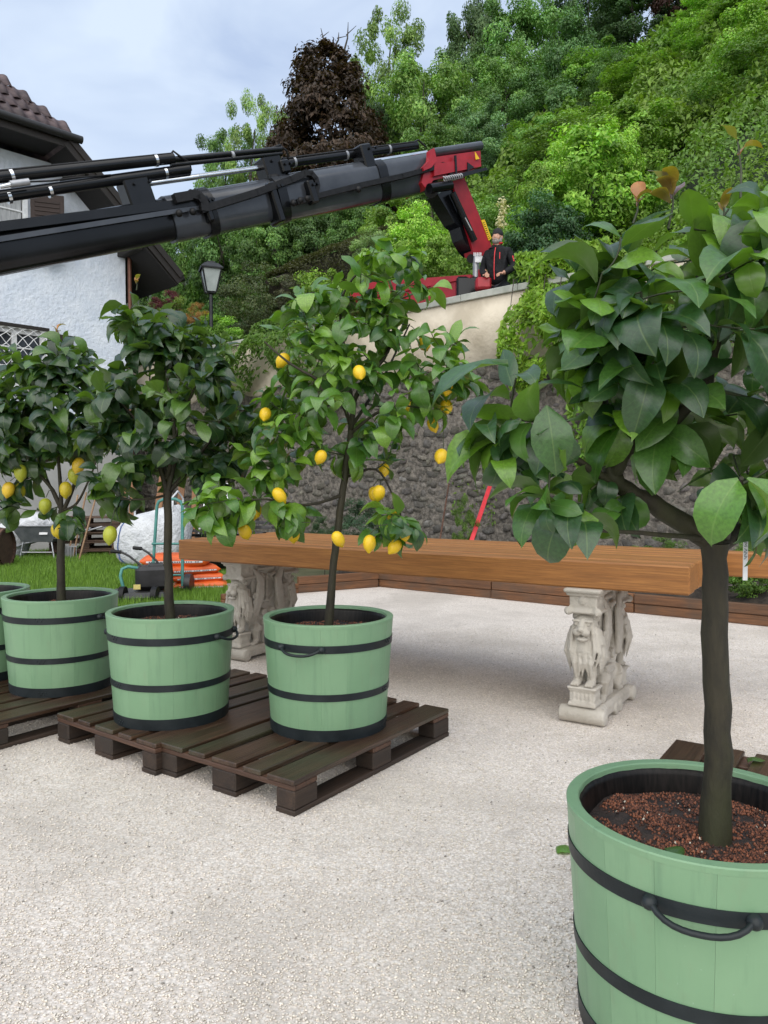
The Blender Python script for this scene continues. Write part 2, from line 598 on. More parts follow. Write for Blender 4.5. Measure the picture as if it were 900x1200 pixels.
# plaster: uneven lower hem, slightly proud
mb = MB(); vs, fs = [], []
n = 120
for i in range(n + 1):
    s = S0 + (S1 - S0) * i / n
    zb = PL_Z - .1 + .16 * mnoise.noise(Vector((s * 1.3, 0, 0))) + .06 * mnoise.noise(Vector((s * 5, 2, 0)))
    dd = .012 * mnoise.noise(Vector((s * .8, 5, 0)))
    for z, d in ((zb, .06), (zb + .015, -.005 + dd), ((zb + W_TOP) / 2, -.015 + dd), (W_TOP - .1, -.01 + dd), (W_TOP - .1, .44), (PL_Z, .44)):
        vs.append(wpt(s, d, z))
for i in range(n):
    for j in range(5):
        a = i * 6 + j
        fs.append((a, a + 6, a + 7, a + 1))
mb.add(vs, fs, True).build('plaster_parapet', m_plaster, wall, True)
k = 0
s = S0
rr = random.Random(4)
while s < S1 - .3:                                   # coping slabs
    L = rr.uniform(.95, 1.2); e = min(S1, s + L)
    wbox(s + .003, e - .003, -.05, .5, W_TOP - .1, W_TOP + rr.uniform(-.004, .004), .008).build('coping_slab', m_coping, wall, True)
    s = e
# rubble
m_rub, nt, b = new_mat('rubble_stone')
at = node(nt, 'ShaderNodeVertexColor', layer_name='Col')
v = coords(nt)
c = mixc(nt, at.outputs['Color'], (.085, .078, .066), ramp(nt, noise(nt, v, 13, 7, .7), [(.40, (0, 0, 0)), (.62, (.9, .9, .9))]))
c = mixc(nt, c, (.035, .055, .018), ramp(nt, noise(nt, v, 3.1, 5, .6), [(.55, (0, 0, 0)), (.75, (.55, .55, .55))]))
nt.links.new(c, b.inputs['Base Color']); b.inputs['Roughness'].default_value = .95
bump(nt, b, noise(nt, v, 35, 6, .7), 1.0, .03)
def rock_mesh():
    bm = bmesh.new(); bmesh.ops.create_icosphere(bm, subdivisions=2, radius=1)
    vs = np.array([v.co[:] for v in bm.verts]); fs = np.array([[v.index for v in f.verts] for f in bm.faces]); bm.free()
    return vs, fs
rv, rf = rock_mesh()
VV, FF, CC, cnt = [], [], [], 0
r = np.random.default_rng(12)
z = .02
while z < PL_Z - .04:
    rowh = r.uniform(.06, .15)
    s = S0
    while s < S1:
        w = r.uniform(.07, .27)
        if r.random() < .16:
            s += w; continue
        c0 = wpt(s + w / 2, .115 + r.uniform(-.03, .03), z + rowh / 2 + r.uniform(-.045, .045))
        sc = np.array([w * .54, .075, rowh * .53])
        p = rv.copy()
        p = np.sign(p) * np.abs(p) ** .72                         # blocky
        p *= 1 + .42 * (r.random((len(p), 1)) - .5)
        p = p * sc
        an = r.uniform(-.35, .35)
        q = p.copy(); q[:, 0] = p[:, 0] * math.cos(an) - p[:, 2] * math.sin(an); q[:, 2] = p[:, 0] * math.sin(an) + p[:, 2] * math.cos(an)
        wv = np.array(c0)[None] + q[:, :1] * np.array(A_W) + q[:, 1:2] * np.array(N_W) + q[:, 2:3] * np.array((0, 0, 1.))
        VV.append(wv - np.array(wall.location)); FF.append(rf + cnt); cnt += len(wv)
        g = r.choice([r.uniform(.10, .20), r.uniform(.14, .30)]); CC.append(np.tile([g, g * r.uniform(.9, .97), g * r.uniform(.76, .92)], (len(wv), 1)))
        s += w
    z += rowh
o = link_obj('rubble_stones', np_mesh('rubble_stones', np.vstack(VV), np.vstack(FF), np.vstack(CC), smooth=True), wall, m_rub)
tag(o, kind='stuff')

# ---------------- hillside
m_hill = pmat('hill_undergrowth', (.012, .022, .008), (.035, .055, .018), 1.5, .95, 8, .8, .1, rnd=False)
vs, fs = [], []
NS, ND = 70, 60
for i in range(NS + 1):
    s = -14 + 80 * i / NS
    for j in range(ND + 1):
        d = .42 + 75 * (j / ND) ** 1.6
        p = wpt(s, d, 0)
        vs.append((p.x, p.y, hill(p.x, p.y) if d > .5 else TERR))
for i in range(NS):
    for j in range(ND):
        a = i * (ND + 1) + j
        fs.append((a, a + 1, a + ND + 2, a + ND + 1))
MB().add(vs, fs, True).build('hillside', m_hill)
tag(bpy.data.objects['hillside'], kind='structure')

# ================================================================== house
H_U = Vector((.70, .71, 0)).normalized()
H_V = Vector((-.71, .70, 0)).normalized()
H_C = Vector((-5.67, 17.0, 0))                      # right front corner
house = thing('house', 'white plastered gabled house with dark tiled half hipped roof', 'house', H_C)
def hp(a, d, z):                                    # a along the facade (to the right), d in front of it (+ towards us)
    return H_C + H_U * a - H_V * d + Vector((0, 0, z))
m_white = pmat('white_roughcast', (.68, .75, .86), (.80, .86, .95), 3, .9, 13, .6, .05, rnd=False)
m_plinth = pmat('grey_render', (.36, .36, .35), (.46, .46, .45), 2, .9, 25, .35, .02, rnd=False)
m_dark = wood_mat('dark_stained_timber', (.012, .009, .008), (.035, .027, .022), .65)
m_soff = wood_mat('soffit_boards', (.010, .008, .008), (.026, .021, .019), .8)
m_gut = plain('gutter_metal', (.025, .024, .024), .45, .3)
m_tile = pmat('clay_roof_tile', (.045, .030, .034), (.105, .072, .075), 7, .6, 40, .3, .006, var=.28)
m_shut = wood_mat('brown_shutter', (.022, .011, .008), (.05, .024, .016), .6)
m_frame = plain('white_window_paint', (.78, .79, .80), .45)
m_lead = pmat('window_glass', (.02, .025, .03), (.05, .055, .06), 3, .08, rnd=False)
m_curt = pmat('curtain', (.30, .31, .32), (.5, .51, .52), 5, .9, stretch=(12, 12, 1), rnd=False)

AC = -3.6                      # gable centre
PIT = .914                     # rise per metre
EAVE_A, EAVE_Z = .81, 5.91
RIDGE = EAVE_Z + (EAVE_A - AC) * PIT
HIP_Z = 8.14
HIP_A = EAVE_A - (HIP_Z - EAVE_Z) / PIT
def roofz(a): return EAVE_Z + (EAVE_A - abs(a - AC) - AC) * PIT
# facade wall + right side wall (front gable clipped under the roof)
def wz(a): return min(roofz(a) - .22, HIP_Z - .1)
AL = 2 * AC                    # left wall
LEN = 9.0
mb = MB()
aa = [0, HIP_A - .2, 2 * AC - HIP_A + .2, AL]
poly = [hp(0, 0, 2.15), hp(0, 0, wz(0)), hp(HIP_A + .05, 0, wz(HIP_A + .05)), hp(2 * AC - HIP_A - .05, 0, wz(HIP_A + .05)), hp(AL, 0, wz(AL)), hp(AL, 0, 2.15)]
mb.prism(poly, hp(0, 0, 0), hp(0, -LEN, 0)).build('wall', m_white, house, True)
MB().prism([hp(.03, .03, -.02), hp(.03, .03, 2.15), hp(AL - .03, .03, 2.15), hp(AL - .03, .03, -.02)], hp(0, .03, 0), hp(0, -LEN - .03, 0)).build('plinth', m_plinth, house, True)
# roof slabs
OV = .9
roof_l = AL - .81
def slab(pts, th, name, mat, parent):
    n = (Vector(pts[1]) - Vector(pts[0])).cross(Vector(pts[2]) - Vector(pts[0])).normalized()
    if n.z < 0: n = -n
    vs = [Vector(p) for p in pts] + [Vector(p) - n * th for p in pts]
    k = len(pts)
    fs = [tuple(range(k)), tuple(reversed(range(k, 2 * k)))] + [(i, (i + 1) % k, k + (i + 1) % k, k + i) for i in range(k)]
    return MB().add(vs, fs).build(name, mat, parent, True)
HD = 1.35                      # how far back the hip meets the ridge
roof = slab([hp(EAVE_A, OV, EAVE_Z), hp(HIP_A, OV, HIP_Z), hp(AC, OV - HD, RIDGE), hp(AC, -LEN - OV, RIDGE), hp(EAVE_A, -LEN - OV, EAVE_Z)], .16, 'roof', m_tile, house)
slab([hp(2 * AC - EAVE_A, OV, EAVE_Z), hp(2 * AC - HIP_A, OV, HIP_Z), hp(AC, OV - HD, RIDGE), hp(AC, -LEN - OV, RIDGE), hp(2 * AC - EAVE_A, -LEN - OV, EAVE_Z)], .16, 'roof', m_tile, house)
hip = slab([hp(HIP_A, OV, HIP_Z), hp(2 * AC - HIP_A, OV, HIP_Z), hp(AC, OV - HD, RIDGE)], .12, 'hip_roof', m_soff, house)
# hip tiles, one by one
e0, e1, ap = hp(HIP_A + .06, OV + .03, HIP_Z), hp(2 * AC - HIP_A - .06, OV + .03, HIP_Z), hp(AC, OV - HD, RIDGE)
xd = (e1 - e0).normalized(); mid = (e0 + e1) / 2; yd = (ap - mid).normalized(); nd = xd.cross(yd)
if nd.z < 0: nd = -nd
TW, TL = .215, .33
mb = MB(); pts = []
for j, y in enumerate((-.02, TL + .05)):
    for i in range(9):
        x = -TW / 2 + TW * 1.06 * i / 8
        h = .035 * (.5 + .5 * math.cos(2 * math.pi * (i / 8 - .25))) + (.03 if j == 0 else .0)
        pts.append((x, y, h))
fsx = [(i, i + 1, 9 + i + 1, 9 + i) for i in range(8)]
pts += [(p[0], p[1], p[2] - .016) for p in pts[:9]]
fsx += [(i + 1, i, 18 + i, 18 + i + 1) for i in range(8)]
mb.add(pts, fsx, True); me_tile = mb.mesh('tile'); me_tile.materials.append(m_tile)
Lw, Lh = (e1 - e0).length, (ap - mid).length
rotm = Matrix((xd, yd, nd)).transposed()
j = 0
while j * TL < Lh - .1:
    y = j * TL
    half = Lw / 2 * (1 - y / Lh)
    nI = int(half * 2 / TW)
    for i in range(nI + 1):
        x = -half + TW / 2 + i * TW
        if x > half: break
        o = link_obj('tile', me_tile, hip)
        o.matrix_basis = Matrix.Translation(mid + xd * x + yd * y + nd * .012 - H_C) @ rotm.to_4x4() @ Matrix.Rotation(rr.uniform(-.02, .02), 4, 'X')
    j += 1
# hip ridge tiles
me_r = MB().lathe([(.12, 0), (.10, .34)], 8, a0=0, a1=math.pi, axis=Matrix.Rotation(-math.pi / 2, 3, 'X').to_3x3()).mesh('ridge_tile'); me_r.materials.append(m_tile)
for st in (e0, e1):
    dv = (ap - st); L = dv.length; dv.normalize()
    k = 0
    while k * .3 < L - .1:
        bm_ = basis(dv).to_4x4() @ Matrix.Rotation(-math.pi / 2, 4, 'Z')
        o = link_obj('ridge_tile', me_r, hip); o.matrix_basis = Matrix.Translation(st + dv * (k * .3) + Vector((0, 0, -.02)) - H_C) @ bm_
        k += 1
# gutter along the hip eave
mb = MB(); mb.tube([hp(HIP_A + .25, OV + .09, HIP_Z - .05), hp(2 * AC - HIP_A - .25, OV + .09, HIP_Z - .05)], .075, 12).build('gutter', m_gut, house, True)
# barge boards down both verges, soffits, eave fascia
for sg in (1, -1):
    f = lambda a: a if sg > 0 else 2 * AC - a
    for nm, off, dz, w, hh in (('barge_board', .02, -.12, .035, .24), ('barge_board', .055, -.03, .03, .13)):
        MB().bar(hp(f(EAVE_A + .02), OV + off, EAVE_Z + dz), hp(f(HIP_A), OV + off, HIP_Z + dz), w, hh).build(nm, m_dark, house, True)
    sl = slab([hp(f(EAVE_A - .02), OV - .02, EAVE_Z - .19), hp(f(HIP_A), OV - .02, HIP_Z - .19), hp(f(HIP_A), -.05, HIP_Z - .19), hp(f(EAVE_A - .02), -.05, EAVE_Z - .19)], .03, 'soffit', m_soff, house)
    # eave underside along the side wall
    slab([hp(f(EAVE_A - .05), OV, EAVE_Z - .22), hp(f(-.02), OV, EAVE_Z - .22 + .75 * PIT), hp(f(-.02), -LEN - OV, EAVE_Z - .22 + .75 * PIT), hp(f(EAVE_A - .05), -LEN - OV, EAVE_Z - .22)], .03, 'soffit', m_soff, house)
    # purlin ends
    for a in (-.1, HIP_A + .3):
        MB().bar(hp(f(a), .0, roofz(f(a)) - .36), hp(f(a), OV - .08, roofz(f(a)) - .36), .17, .2, bev=.01).build('purlin', m_dark, house, True)
MB().bar(hp(HIP_A, OV - .0, HIP_Z - .16), hp(2 * AC - HIP_A, OV - .0, HIP_Z - .16), .04, .16).build('fascia_board', m_dark, house, True)
slab([hp(HIP_A + .1, OV - .03, HIP_Z - .12), hp(2 * AC - HIP_A - .1, OV - .03, HIP_Z - .12), hp(2 * AC - HIP_A - .1, -.05, HIP_Z - .12), hp(HIP_A + .1, -.05, HIP_Z - .12)], .03, 'soffit', m_soff, house)
MB().bar(hp(EAVE_A + .08, OV, EAVE_Z - .06), hp(EAVE_A + .08, -LEN, EAVE_Z - .06), .13, .1, bev=.03).build('gutter', m_gut, house, True)

def window(a0, a1, z0, z1, grille=False, shutters=()):
    w = thing('window', None, None, hp((a0 + a1) / 2, 0, z0)); w.parent = house; w.location = Vector(w.location) - H_C
    rot = basis(H_U)
    def bx(a, d, z, sa, sd, sz, nm, mat, bev=0.004):
        MB().box(hp(a, d, z), (sa, sd, sz), rot, bev).build(nm, mat, w, True)
    am, zm = (a0 + a1) / 2, (z0 + z1) / 2
    bx(am, -.02, zm, a1 - a0 - .04, .06, z1 - z0 - .04, 'pane', m_lead)
    for a in (a0 + .05, a1 - .05, am): bx(a, .04, zm, .1, .06, z1 - z0, 'frame', m_frame)
    for z in (z0 + .05, z1 - .05): bx(am, .042, z, a1 - a0, .058, .1, 'frame', m_frame)
    for q in (-1, 1):
        for t in (.36, .68): bx(am + q * (a1 - a0) / 4, .03, z0 + (z1 - z0) * t, (a1 - a0) / 2 - .12, .03, .03, 'glazing_bar', m_frame, .002)
    bx(am, .07, z0 - .04, a1 - a0 + .16, .2, .06, 'sill', m_plinth)
    # curtain folds behind the right casement
    if not grille:
        mb = MB(); vs = []
        for i in range(21):
            x = a1 - .12 - (a1 - a0) * .34 * i / 20
            for z in (z0 + .08, z1 - .08): vs.append(hp(x, .018 + .006 * math.sin(i * 1.7), z))
        mb.add(vs, [(2 * i, 2 * i + 2, 2 * i + 3, 2 * i + 1) for i in range(20)], True).build('curtain', m_curt, w, True)
    for sd in shutters:
        if sd[0] == 'open':            # half open leaf standing out from the wall
            h0 = hp(a1 + .03, .06, 0); dr = (H_U * .9 - H_V * .42).normalized()
            c0 = h0 + dr * .33 + Vector((0, 0, zm))
            MB().box(c0, (.62, .045, z1 - z0), basis(dr), .006).build('shutter', m_shut, w, True)
            for z in np.arange(z0 + .12, z1 - .1, .085):
                MB().box(h0 + dr * .33 + Vector((0, 0, z)) - dr.cross(Vector((0, 0, 1))) * -.028, (.46, .022, .05), basis(dr), .004).build('slat', m_shut, w, True)
        else:
            a = sd[1]
            bx(a, .05, zm, .52, .05, z1 - z0, 'shutter', m_shut)
            for z in np.arange(z0 + .12, z1 - .1, .085): bx(a, .08, z, .4, .022, .05, 'slat', m_shut, .004)
    if grille:
        gm = MB()
        for a in np.arange(a0, a1 - .1, .21):
            for z in np.arange(z0, z1 - .05, .21):
                for q in ((0, 0, .21, .21), (.21, 0, 0, .21)):
                    p0 = hp(min(a + q[0], a1), .14, min(z + q[1], z1)); p1 = hp(min(a + q[2], a1), .14, min(z + q[3], z1))
                    pm = (p0 + p1) / 2 + Vector((0, 0, .03))
                    gm.tube([p0, pm, p1], .0085, 5)
        gm.build('grille', m_frame, w, True)
        gf = MB()
        for p, q in (((a0, z0), (a1, z0)), ((a1, z0), (a1, z1)), ((a1, z1), (a0, z1)), ((a0, z1), (a0, z0))):
            gf.tube([hp(p[0], .14, p[1]), hp(q[0], .14, q[1])], .013, 6)
        gf.build('grille_frame', m_frame, w, True)
        bx(am, .1, z1 + .035, a1 - a0 + .1, .14, .07, 'lintel', m_dark)
    return w
window(-3.55, -2.08, 5.85, 7.15, False, (('open',),))
window(-2.98, -1.78, 3.25, 4.42, True, (('flat', -3.3), ('flat', -1.46)))

# downpipe at the house corner
MB().tube([hp(.06, .08, wz(0) - .1), hp(.06, .08, .1)], .045, 10).build('downpipe', plain('copper_pipe', (.16, .07, .045), .5, .4), house, True)
# ================================================================== pallets
m_pal = wood_mat('wet_pallet_wood', (.018, .010, .006), (.105, .058, .034), .32, .8, wet=(.045, .046, .026), var=.38, bstr=.6)
m_pal2 = wood_mat('pallet_block_wood', (.020, .012, .008), (.062, .036, .022), .65, .7, wet=(.02, .016, .012), var=.3)
m_pal3 = wood_mat('pallet_cross_wood', (.050, .024, .014), (.125, .062, .036), .6, .8, var=.2)
def pallet(corner, long_d, label, cols_seed, group=None, z=0.0, name='pallet'):
    """corner: front right corner on the ground, long_d: direction of the boards; short side to the left of it"""
    rr = random.Random(cols_seed)
    x = Vector(long_d).normalized(); y = Vector((-x.y, x.x, 0))
    ctr = Vector(corner) + x * .6 + y * .4
    t = thing(name, label, 'pallet', (ctr.x, ctr.y, z), math.atan2(x.y, x.x), group)
    def bd(nm, c, s, m, bev=.004):
        s = (s[0] + rr.uniform(-.004, .002), s[1] + rr.uniform(-.003, .003), s[2])
        me = MB().box((0, 0, 0), s, None, bev).mesh(nm); me.materials.append(m)
        o = link_obj(nm, me, t); o.location = c
        o.rotation_euler = (rr.uniform(-.006, .006), 0, rr.uniform(-.004, .004))
        return o
    ys = [-.4 + .0725, -.4 + .0725 + .16, 0, .4 - .0725 - .16, .4 - .0725]
    for yy, w in zip(ys, (.145, .1, .145, .1, .145)):
        bd('top_board', (rr.uniform(-.004, .004), yy, .133), (1.2, w, .022), m_pal)
    for xx in (-.6 + .0725, 0, .6 - .0725):
        o = bd('cross_board', (xx, 0, .111), (.8, .145, .022), m_pal3); o.rotation_euler.z += math.pi / 2
        for yy, w in zip((-.35, 0, .35), (.1, .145, .1)):
            bd('block', (xx, yy * (.4 - .05) / .35, .061), (.145, w, .078), m_pal2, .006)
    for yy, w in zip((-.35, 0, .35), (.1, .145, .1)):
        bd('bottom_board', (0, yy, .011), (1.2, w, .022), m_pal2)
    return t
PA = G(345, 958); PAr = G(527, 862); PA.z = 0
LONG = (PAr - PA); LONG.z = 0
pallet(PA, LONG, 'wet dark pallet carrying the tub of the bright lemon tree with most fruit', 1)
PB = G(187, 910) + Vector((-.02, 0.0, 0)); PB.z = 0
pallet(PB, Vector((.60, .80, 0)), 'dark pallet under the green tub beside the teal hand truck, second of the row', 2)
PC0 = G(0, 879); PC1 = G(64, 861); PC0.z = PC1.z = 0
ld = (PC1 - PC0).normalized()
pallet(PC0 - ld * .1, ld, 'dark reddish pallet under the two lemon tubs nearest the house', 3)
# pallet behind the big front tub: its far end shows
pd = Vector((.56, .83, 0)).normalized()
e_l = G(793, 866, .144); e_l.z = 0                  # far left corner
pallet(e_l - pd * 1.2 + Vector((pd.y, -pd.x, 0)) * .8, pd, 'dark weathered pallet lying behind the big front tub', 4)

# ================================================================== tubs
def tub_paint():
    m, nt, b = new_mat('green_tub_paint')
    v = coords(nt, rnd=True)
    c = ramp(nt, noise(nt, v, 2.2, 5), [(.3, (.160, .292, .166)), (.7, (.205, .348, .203))])
    vs_ = coords(nt, (26, 26, 1.3), rnd=True)                 # rain streaks run down the staves
    f = ramp(nt, noise(nt, vs_, 1.2, 5, .65), [(.54, (0, 0, 0)), (.74, (.5, .5, .5))])
    c = mixc(nt, c, (.115, .215, .13), f)
    f2 = ramp(nt, noise(nt, coords(nt, (5, 5, 2), rnd=True), 2.5, 7, .72), [(.55, (0, 0, 0)), (.75, (.32, .32, .32))])
    c = mixc(nt, c, (.20, .24, .15), f2)                     # grime
    sp = ramp(nt, noise(nt, coords(nt, rnd=True), 130, 2), [(.73, (0, 0, 0)), (.79, (.45, .45, .45))])
    c = mixc(nt, c, (.33, .45, .36), sp)
    nt.links.new(c, b.inputs['Base Color'])
    rg = ramp(nt, noise(nt, v, 6, 4), [(.3, (.34, .34, .34)), (.7, (.52, .52, .52))])
    nt.links.new(rg, b.inputs['Roughness'])
    bump(nt, b, noise(nt, coords(nt, (40, 40, 3), rnd=True), 3, 4), .12, .002)
    return m
m_tub = tub_paint()
m_hoop = pmat('black_hoop_iron', (.006, .010, .012), (.016, .022, .025), 8, .45, 40, .3, .003, rnd=False, spec=.35)
m_liner = pmat('wet_liner', (.002, .002, .002), (.014, .011, .010), 5, .4, spec=.25, stretch=(20, 20, 2), rnd=False)
m_wood_in = pmat('tub_inner_wood', (.07, .045, .035), (.14, .10, .085), 6, .7, rnd=False)
m_psoil = pmat('potting_soil', (.010, .007, .006), (.045, .028, .021), 20, .75, 60, 1.0, .012, rnd=False)
m_gran, nt, b = new_mat('clay_granules')
at = node(nt, 'ShaderNodeVertexColor', layer_name='Col')
nt.links.new(at.outputs['Color'], b.inputs['Base Color']); b.inputs['Roughness'].default_value = .6

RT, RB, PH = .313, .277, .53                       # top radius, bottom radius, height
NST = 16
def rad(z): return RB + (RT - RB) * z / PH
SOILZ = PH - .075
# one stave, shared
def stave_mesh():
    mb = MB(); n = 5
    a = 2 * math.pi / NST; g = .00022 / RT
    zs = (0.0, .02, PH * .35, PH * .7, PH - .006)
    outer, inner = [], []
    for z in zs:
        outer.append([(rad(z) * math.cos(t), rad(z) * math.sin(t), z) for t in [-a / 2 + g + (a - 2 * g) * k / n for k in range(n + 1)]])
        inner.append([((rad(z) - .026) * math.cos(t), (rad(z) - .026) * math.sin(t), z) for t in (-a / 2 + g, a / 2 - g)])
    m = n + 1
    mb.add([p for row in outer for p in row], [(j * m + k, j * m + k + 1, (j + 1) * m + k + 1, (j + 1) * m + k) for j in range(len(zs) - 1) for k in range(n)], True)
    for q, k in ((0, 0), (1, n)):                       # sides
        mb.add([p for j in range(len(zs)) for p in (outer[j][k], inner[j][q])], [(2 * j, 2 * j + 1, 2 * j + 3, 2 * j + 2) for j in range(len(zs) - 1)])
    mb.add([p for j in range(len(zs)) for p in inner[j]], [(2 * j, 2 * j + 1, 2 * j + 3, 2 * j + 2) for j in range(len(zs) - 1)])
    for j in (0, -1):
        mb.add(outer[j] + inner[j][::-1], [tuple(range(m + 2))])
    me = mb.mesh('stave'); me.materials.append(m_tub)
    return me
ME_STAVE = stave_mesh()
def hoop_mesh(z, h, name):
    r0, r1 = rad(z) + .003, rad(z + h) + .003
    mb = MB()
    mb.lathe([(r0, z), (r1, z + h)], 96)
    mb.lathe([(r0 - .006, z), (r0, z)], 96); mb.lathe([(r1, z + h), (r1 - .006, z + h)], 96)
    me = mb.mesh(name)
    me.materials.append(m_hoop); return me
HOOPS = [hoop_mesh(.0, .052, 'hoop'), hoop_mesh(.185, .032, 'hoop'), hoop_mesh(.405, .035, 'hoop')]
_rm = MB()
_rm.lathe([(rad(PH - .016) + .0006, PH - .016), (RT + .0006, PH - .003)], 96)
_rm.lathe([(RT + .0006, PH - .003), (RT - .002, PH)], 96); _rm.lathe([(RT - .002, PH), (RT - .027, PH)], 96); _rm.lathe([(RT - .027, PH), (RT - .030, PH - .003)], 96); _rm.lathe([(RT - .030, PH - .003), (RT - .032, PH - .02)], 96)
me_rim = _rm.mesh('rim'); me_rim.materials.append(m_tub)
me_in = MB().lathe([(RT - .031, PH - .014), (RT - .036, PH - .018), (RT - .039, PH - .03), (RT - .048, PH - .11)], 64).mesh('liner'); me_in.materials.append(m_liner)
def handle_mesh():
    mb = MB(); r0 = rad(.425) + .012
    pts = []
    for k in range(13):
        t = -1 + 2 * k / 12
        th = t * .31
        out = .022 * (1 - t ** 4) ; dz = -.026 * (1 - abs(t) ** 2.4)
        rr_ = r0 + out
        pts.append((rr_ * math.cos(th), rr_ * math.sin(th), .425 + dz))
    mb.tube(pts, .0068, 10)
    me = mb.mesh('handle'); me.materials.append(m_hoop)
    out2 = []
    for s in (-1, 1):
        bo = MB()
        th = s * .325
        c = Vector((r0 * math.cos(th), r0 * math.sin(th), .424))
        o = Vector((math.cos(th), math.sin(th), 0))
        bo.lathe([(0, .012), (.009, .010), (.015, .003), (.017, -.008)], 12, c, axis=Matrix((Vector((0, 0, 1)), o.cross(Vector((0, 0, 1))), o)).transposed())
        me2 = bo.mesh('handle_boss'); me2.materials.append(m_hoop); out2.append(me2)
    return me, out2
ME_HANDLE, ME_BOSS = handle_mesh()
# soil with a bumpy top
def soil_mesh(seed):
    n, m = 48, 14; vs, fs = [], []
    for j in range(m + 1):
        r_ = (RT - .044) * j / m
        for i in range(n):
            a = 2 * math.pi * i / n
            x, y = r_ * math.cos(a), r_ * math.sin(a)
            vs.append((x, y, SOILZ + .012 * mnoise.noise(Vector((x * 9, y * 9, seed))) + .006 * mnoise.noise(Vector((x * 30, y * 30, seed))) + .012 * math.exp(-(r_ / .09) ** 2)))
    for j in range(m):
        for i in range(n):
            i2 = (i + 1) % n
            fs.append((j * n + i, j * n + i2, (j + 1) * n + i2, (j + 1) * n + i))
    me = MB().add(vs, fs, True).mesh('soil'); me.materials.append(m_psoil); return me
def granules(seed, N, smin, smax):
    r = np.random.default_rng(seed)
    rr_ = (RT - .052) * np.sqrt(r.random(N)); an = r.random(N) * 6.283
    x, y = rr_ * np.cos(an), rr_ * np.sin(an)
    # patchy: keep where a noise is high
    keep = np.array([mnoise.noise(Vector((a * 11, b_ * 11, seed))) + .35 * mnoise.noise(Vector((a * 40, b_ * 40, seed))) for a, b_ in zip(x, y)]) + 1.2 * (r.random(N) - .5) > .16
    x, y = x[keep], y[keep]; n = len(x)
    z = np.array([SOILZ + .012 * mnoise.noise(Vector((a * 9, b_ * 9, seed))) + .006 * mnoise.noise(Vector((a * 30, b_ * 30, seed))) + .012 * math.exp(-((a * a + b_ * b_) / .0081)) for a, b_ in zip(x, y)]) + .001
    s = smin + (smax - smin) * r.random(n)
    v_ = base[None] * (1 + .5 * (r.random((n, 6, 1)) - .5)) * s[:, None, None]
    V = (v_ + np.stack([x, y, z], -1)[:, None]).reshape(-1, 3)
    F_ = (bf[None] + (np.arange(n) * 6)[:, None, None]).reshape(-1, 3)
    t = r.random((n, 1))
    cl = np.array((.07, .024, .013)) * (1 - t) + np.array((.30, .105, .05)) * t
    dk = r.random(n) < .35; cl[dk] *= .25
    wh = r.random(n) < .006; cl[wh] = (.6, .55, .45)
    me = np_mesh('granules', V, F_, np.repeat(cl, 6, 0)); me.materials.append(m_gran)
    return me
def tub(loc, label, rotz, handle_ang, seed, N, smin, smax, group=None):
    t = thing('planter_tub', label, 'planter', loc, rotz, group)
    for i in range(NST):
        o = link_obj('stave', ME_STAVE, t); o.rotation_euler = (0, 0, 2 * math.pi * i / NST)
    for h in HOOPS: link_obj('hoop', h, t)
    link_obj('rim', me_rim, t); link_obj('liner', me_in, t)
    link_obj('soil', soil_mesh(seed), t)
    o = link_obj('granules', granules(seed, N, smin, smax), t); tag(o, kind='stuff')
    for k in (0, math.pi):
        o = link_obj('handle', ME_HANDLE, t); o.rotation_euler = (0, 0, handle_ang + k - rotz)
        for mb_ in ME_BOSS: link_obj('handle_boss', mb_, o)
    # rivets on the hoops
    rv_ = MB()
    for z in (.43, .2, .022):
        for k in range(5):
            th = handle_ang + .9 + k * .035
            rv_.ell(((rad(z) + .004) * math.cos(th), (rad(z) + .004) * math.sin(th), z + .006 * (-1) ** k), (.004, .004, .004), n=6, m=4)
    tag(rv_.build('hoop_rivets', m_hoop, t), kind='stuff')
    return t
T1 = Vector((.76, 1.82, 0)); T3 = Vector((-.269, 3.70, .144)); T2 = Vector((-1.075, 3.86, .144)); T4 = Vector((-1.865, 4.42, .144)); T5 = Vector((-2.50, 4.66, .144))
tub(T1, 'green painted tub standing on the gravel, holding the big dark leaved lemon tree', .3, R(-112), 21, 19000, .0020, .0050)
tub(T3, 'green tub on the pallet, holding the bright lemon tree hung with ripe fruit', .55, R(-110), 22, 3000, .003, .006)
tub(T2, 'green tub holding the dense dark tree without fruit, in front of the hand truck', .1, R(167), 23, 3000, .003, .006)
tub(T4, 'green tub holding the tree hung with greenish lemons, between two other tubs', .8, R(170), 24, 2000, .003, .006)
tub(T5, 'last green tub of the row towards the house, cut by the picture edge', .2, R(160), 25, 1500, .003, .006)

# ================================================================== table with stone lion supports
m_beam = wood_mat('larch_beam', (.29, .110, .022), (.47, .205, .052), .5, .55, var=.12, bstr=.2)
Z_TOP, B_TH, B_W = .89, .15, .143
f_l, f_r = G(208, 632.5, Z_TOP), G(808.5, 664, Z_TOP)
t_dir = (f_r - f_l); t_dir.z = 0; LEN_T = t_dir.length; t_dir.normalize()      # left to right
w_dir = Vector((-t_dir.y, t_dir.x, 0))                                        # away from us
t_c = (f_l + f_r) / 2 + w_dir * .575; t_c.z = 0
table = thing('garden_table', 'long table of thick orange timber beams on two carved stone lion supports', 'table', t_c, math.atan2(t_dir.y, t_dir.x))
rr = random.Random(8)
for i in range(8):
    extra = 1.6 if i == 7 else 0
    st = rr.uniform(-.012, .012) if i else 0
    L = LEN_T + extra
    me = MB().box((0, 0, 0), (L, B_W - .010, B_TH), None, .009).mesh('beam'); me.materials.append(m_beam)
    o = link_obj('beam', me, table)
    o.location = (extra / 2 + st, -.575 + (i + .5) * B_W, Z_TOP - B_TH / 2 + (rr.uniform(-.005, .004) if i else 0))
    o.rotation_euler = (math.pi * (i % 2), 0, 0)

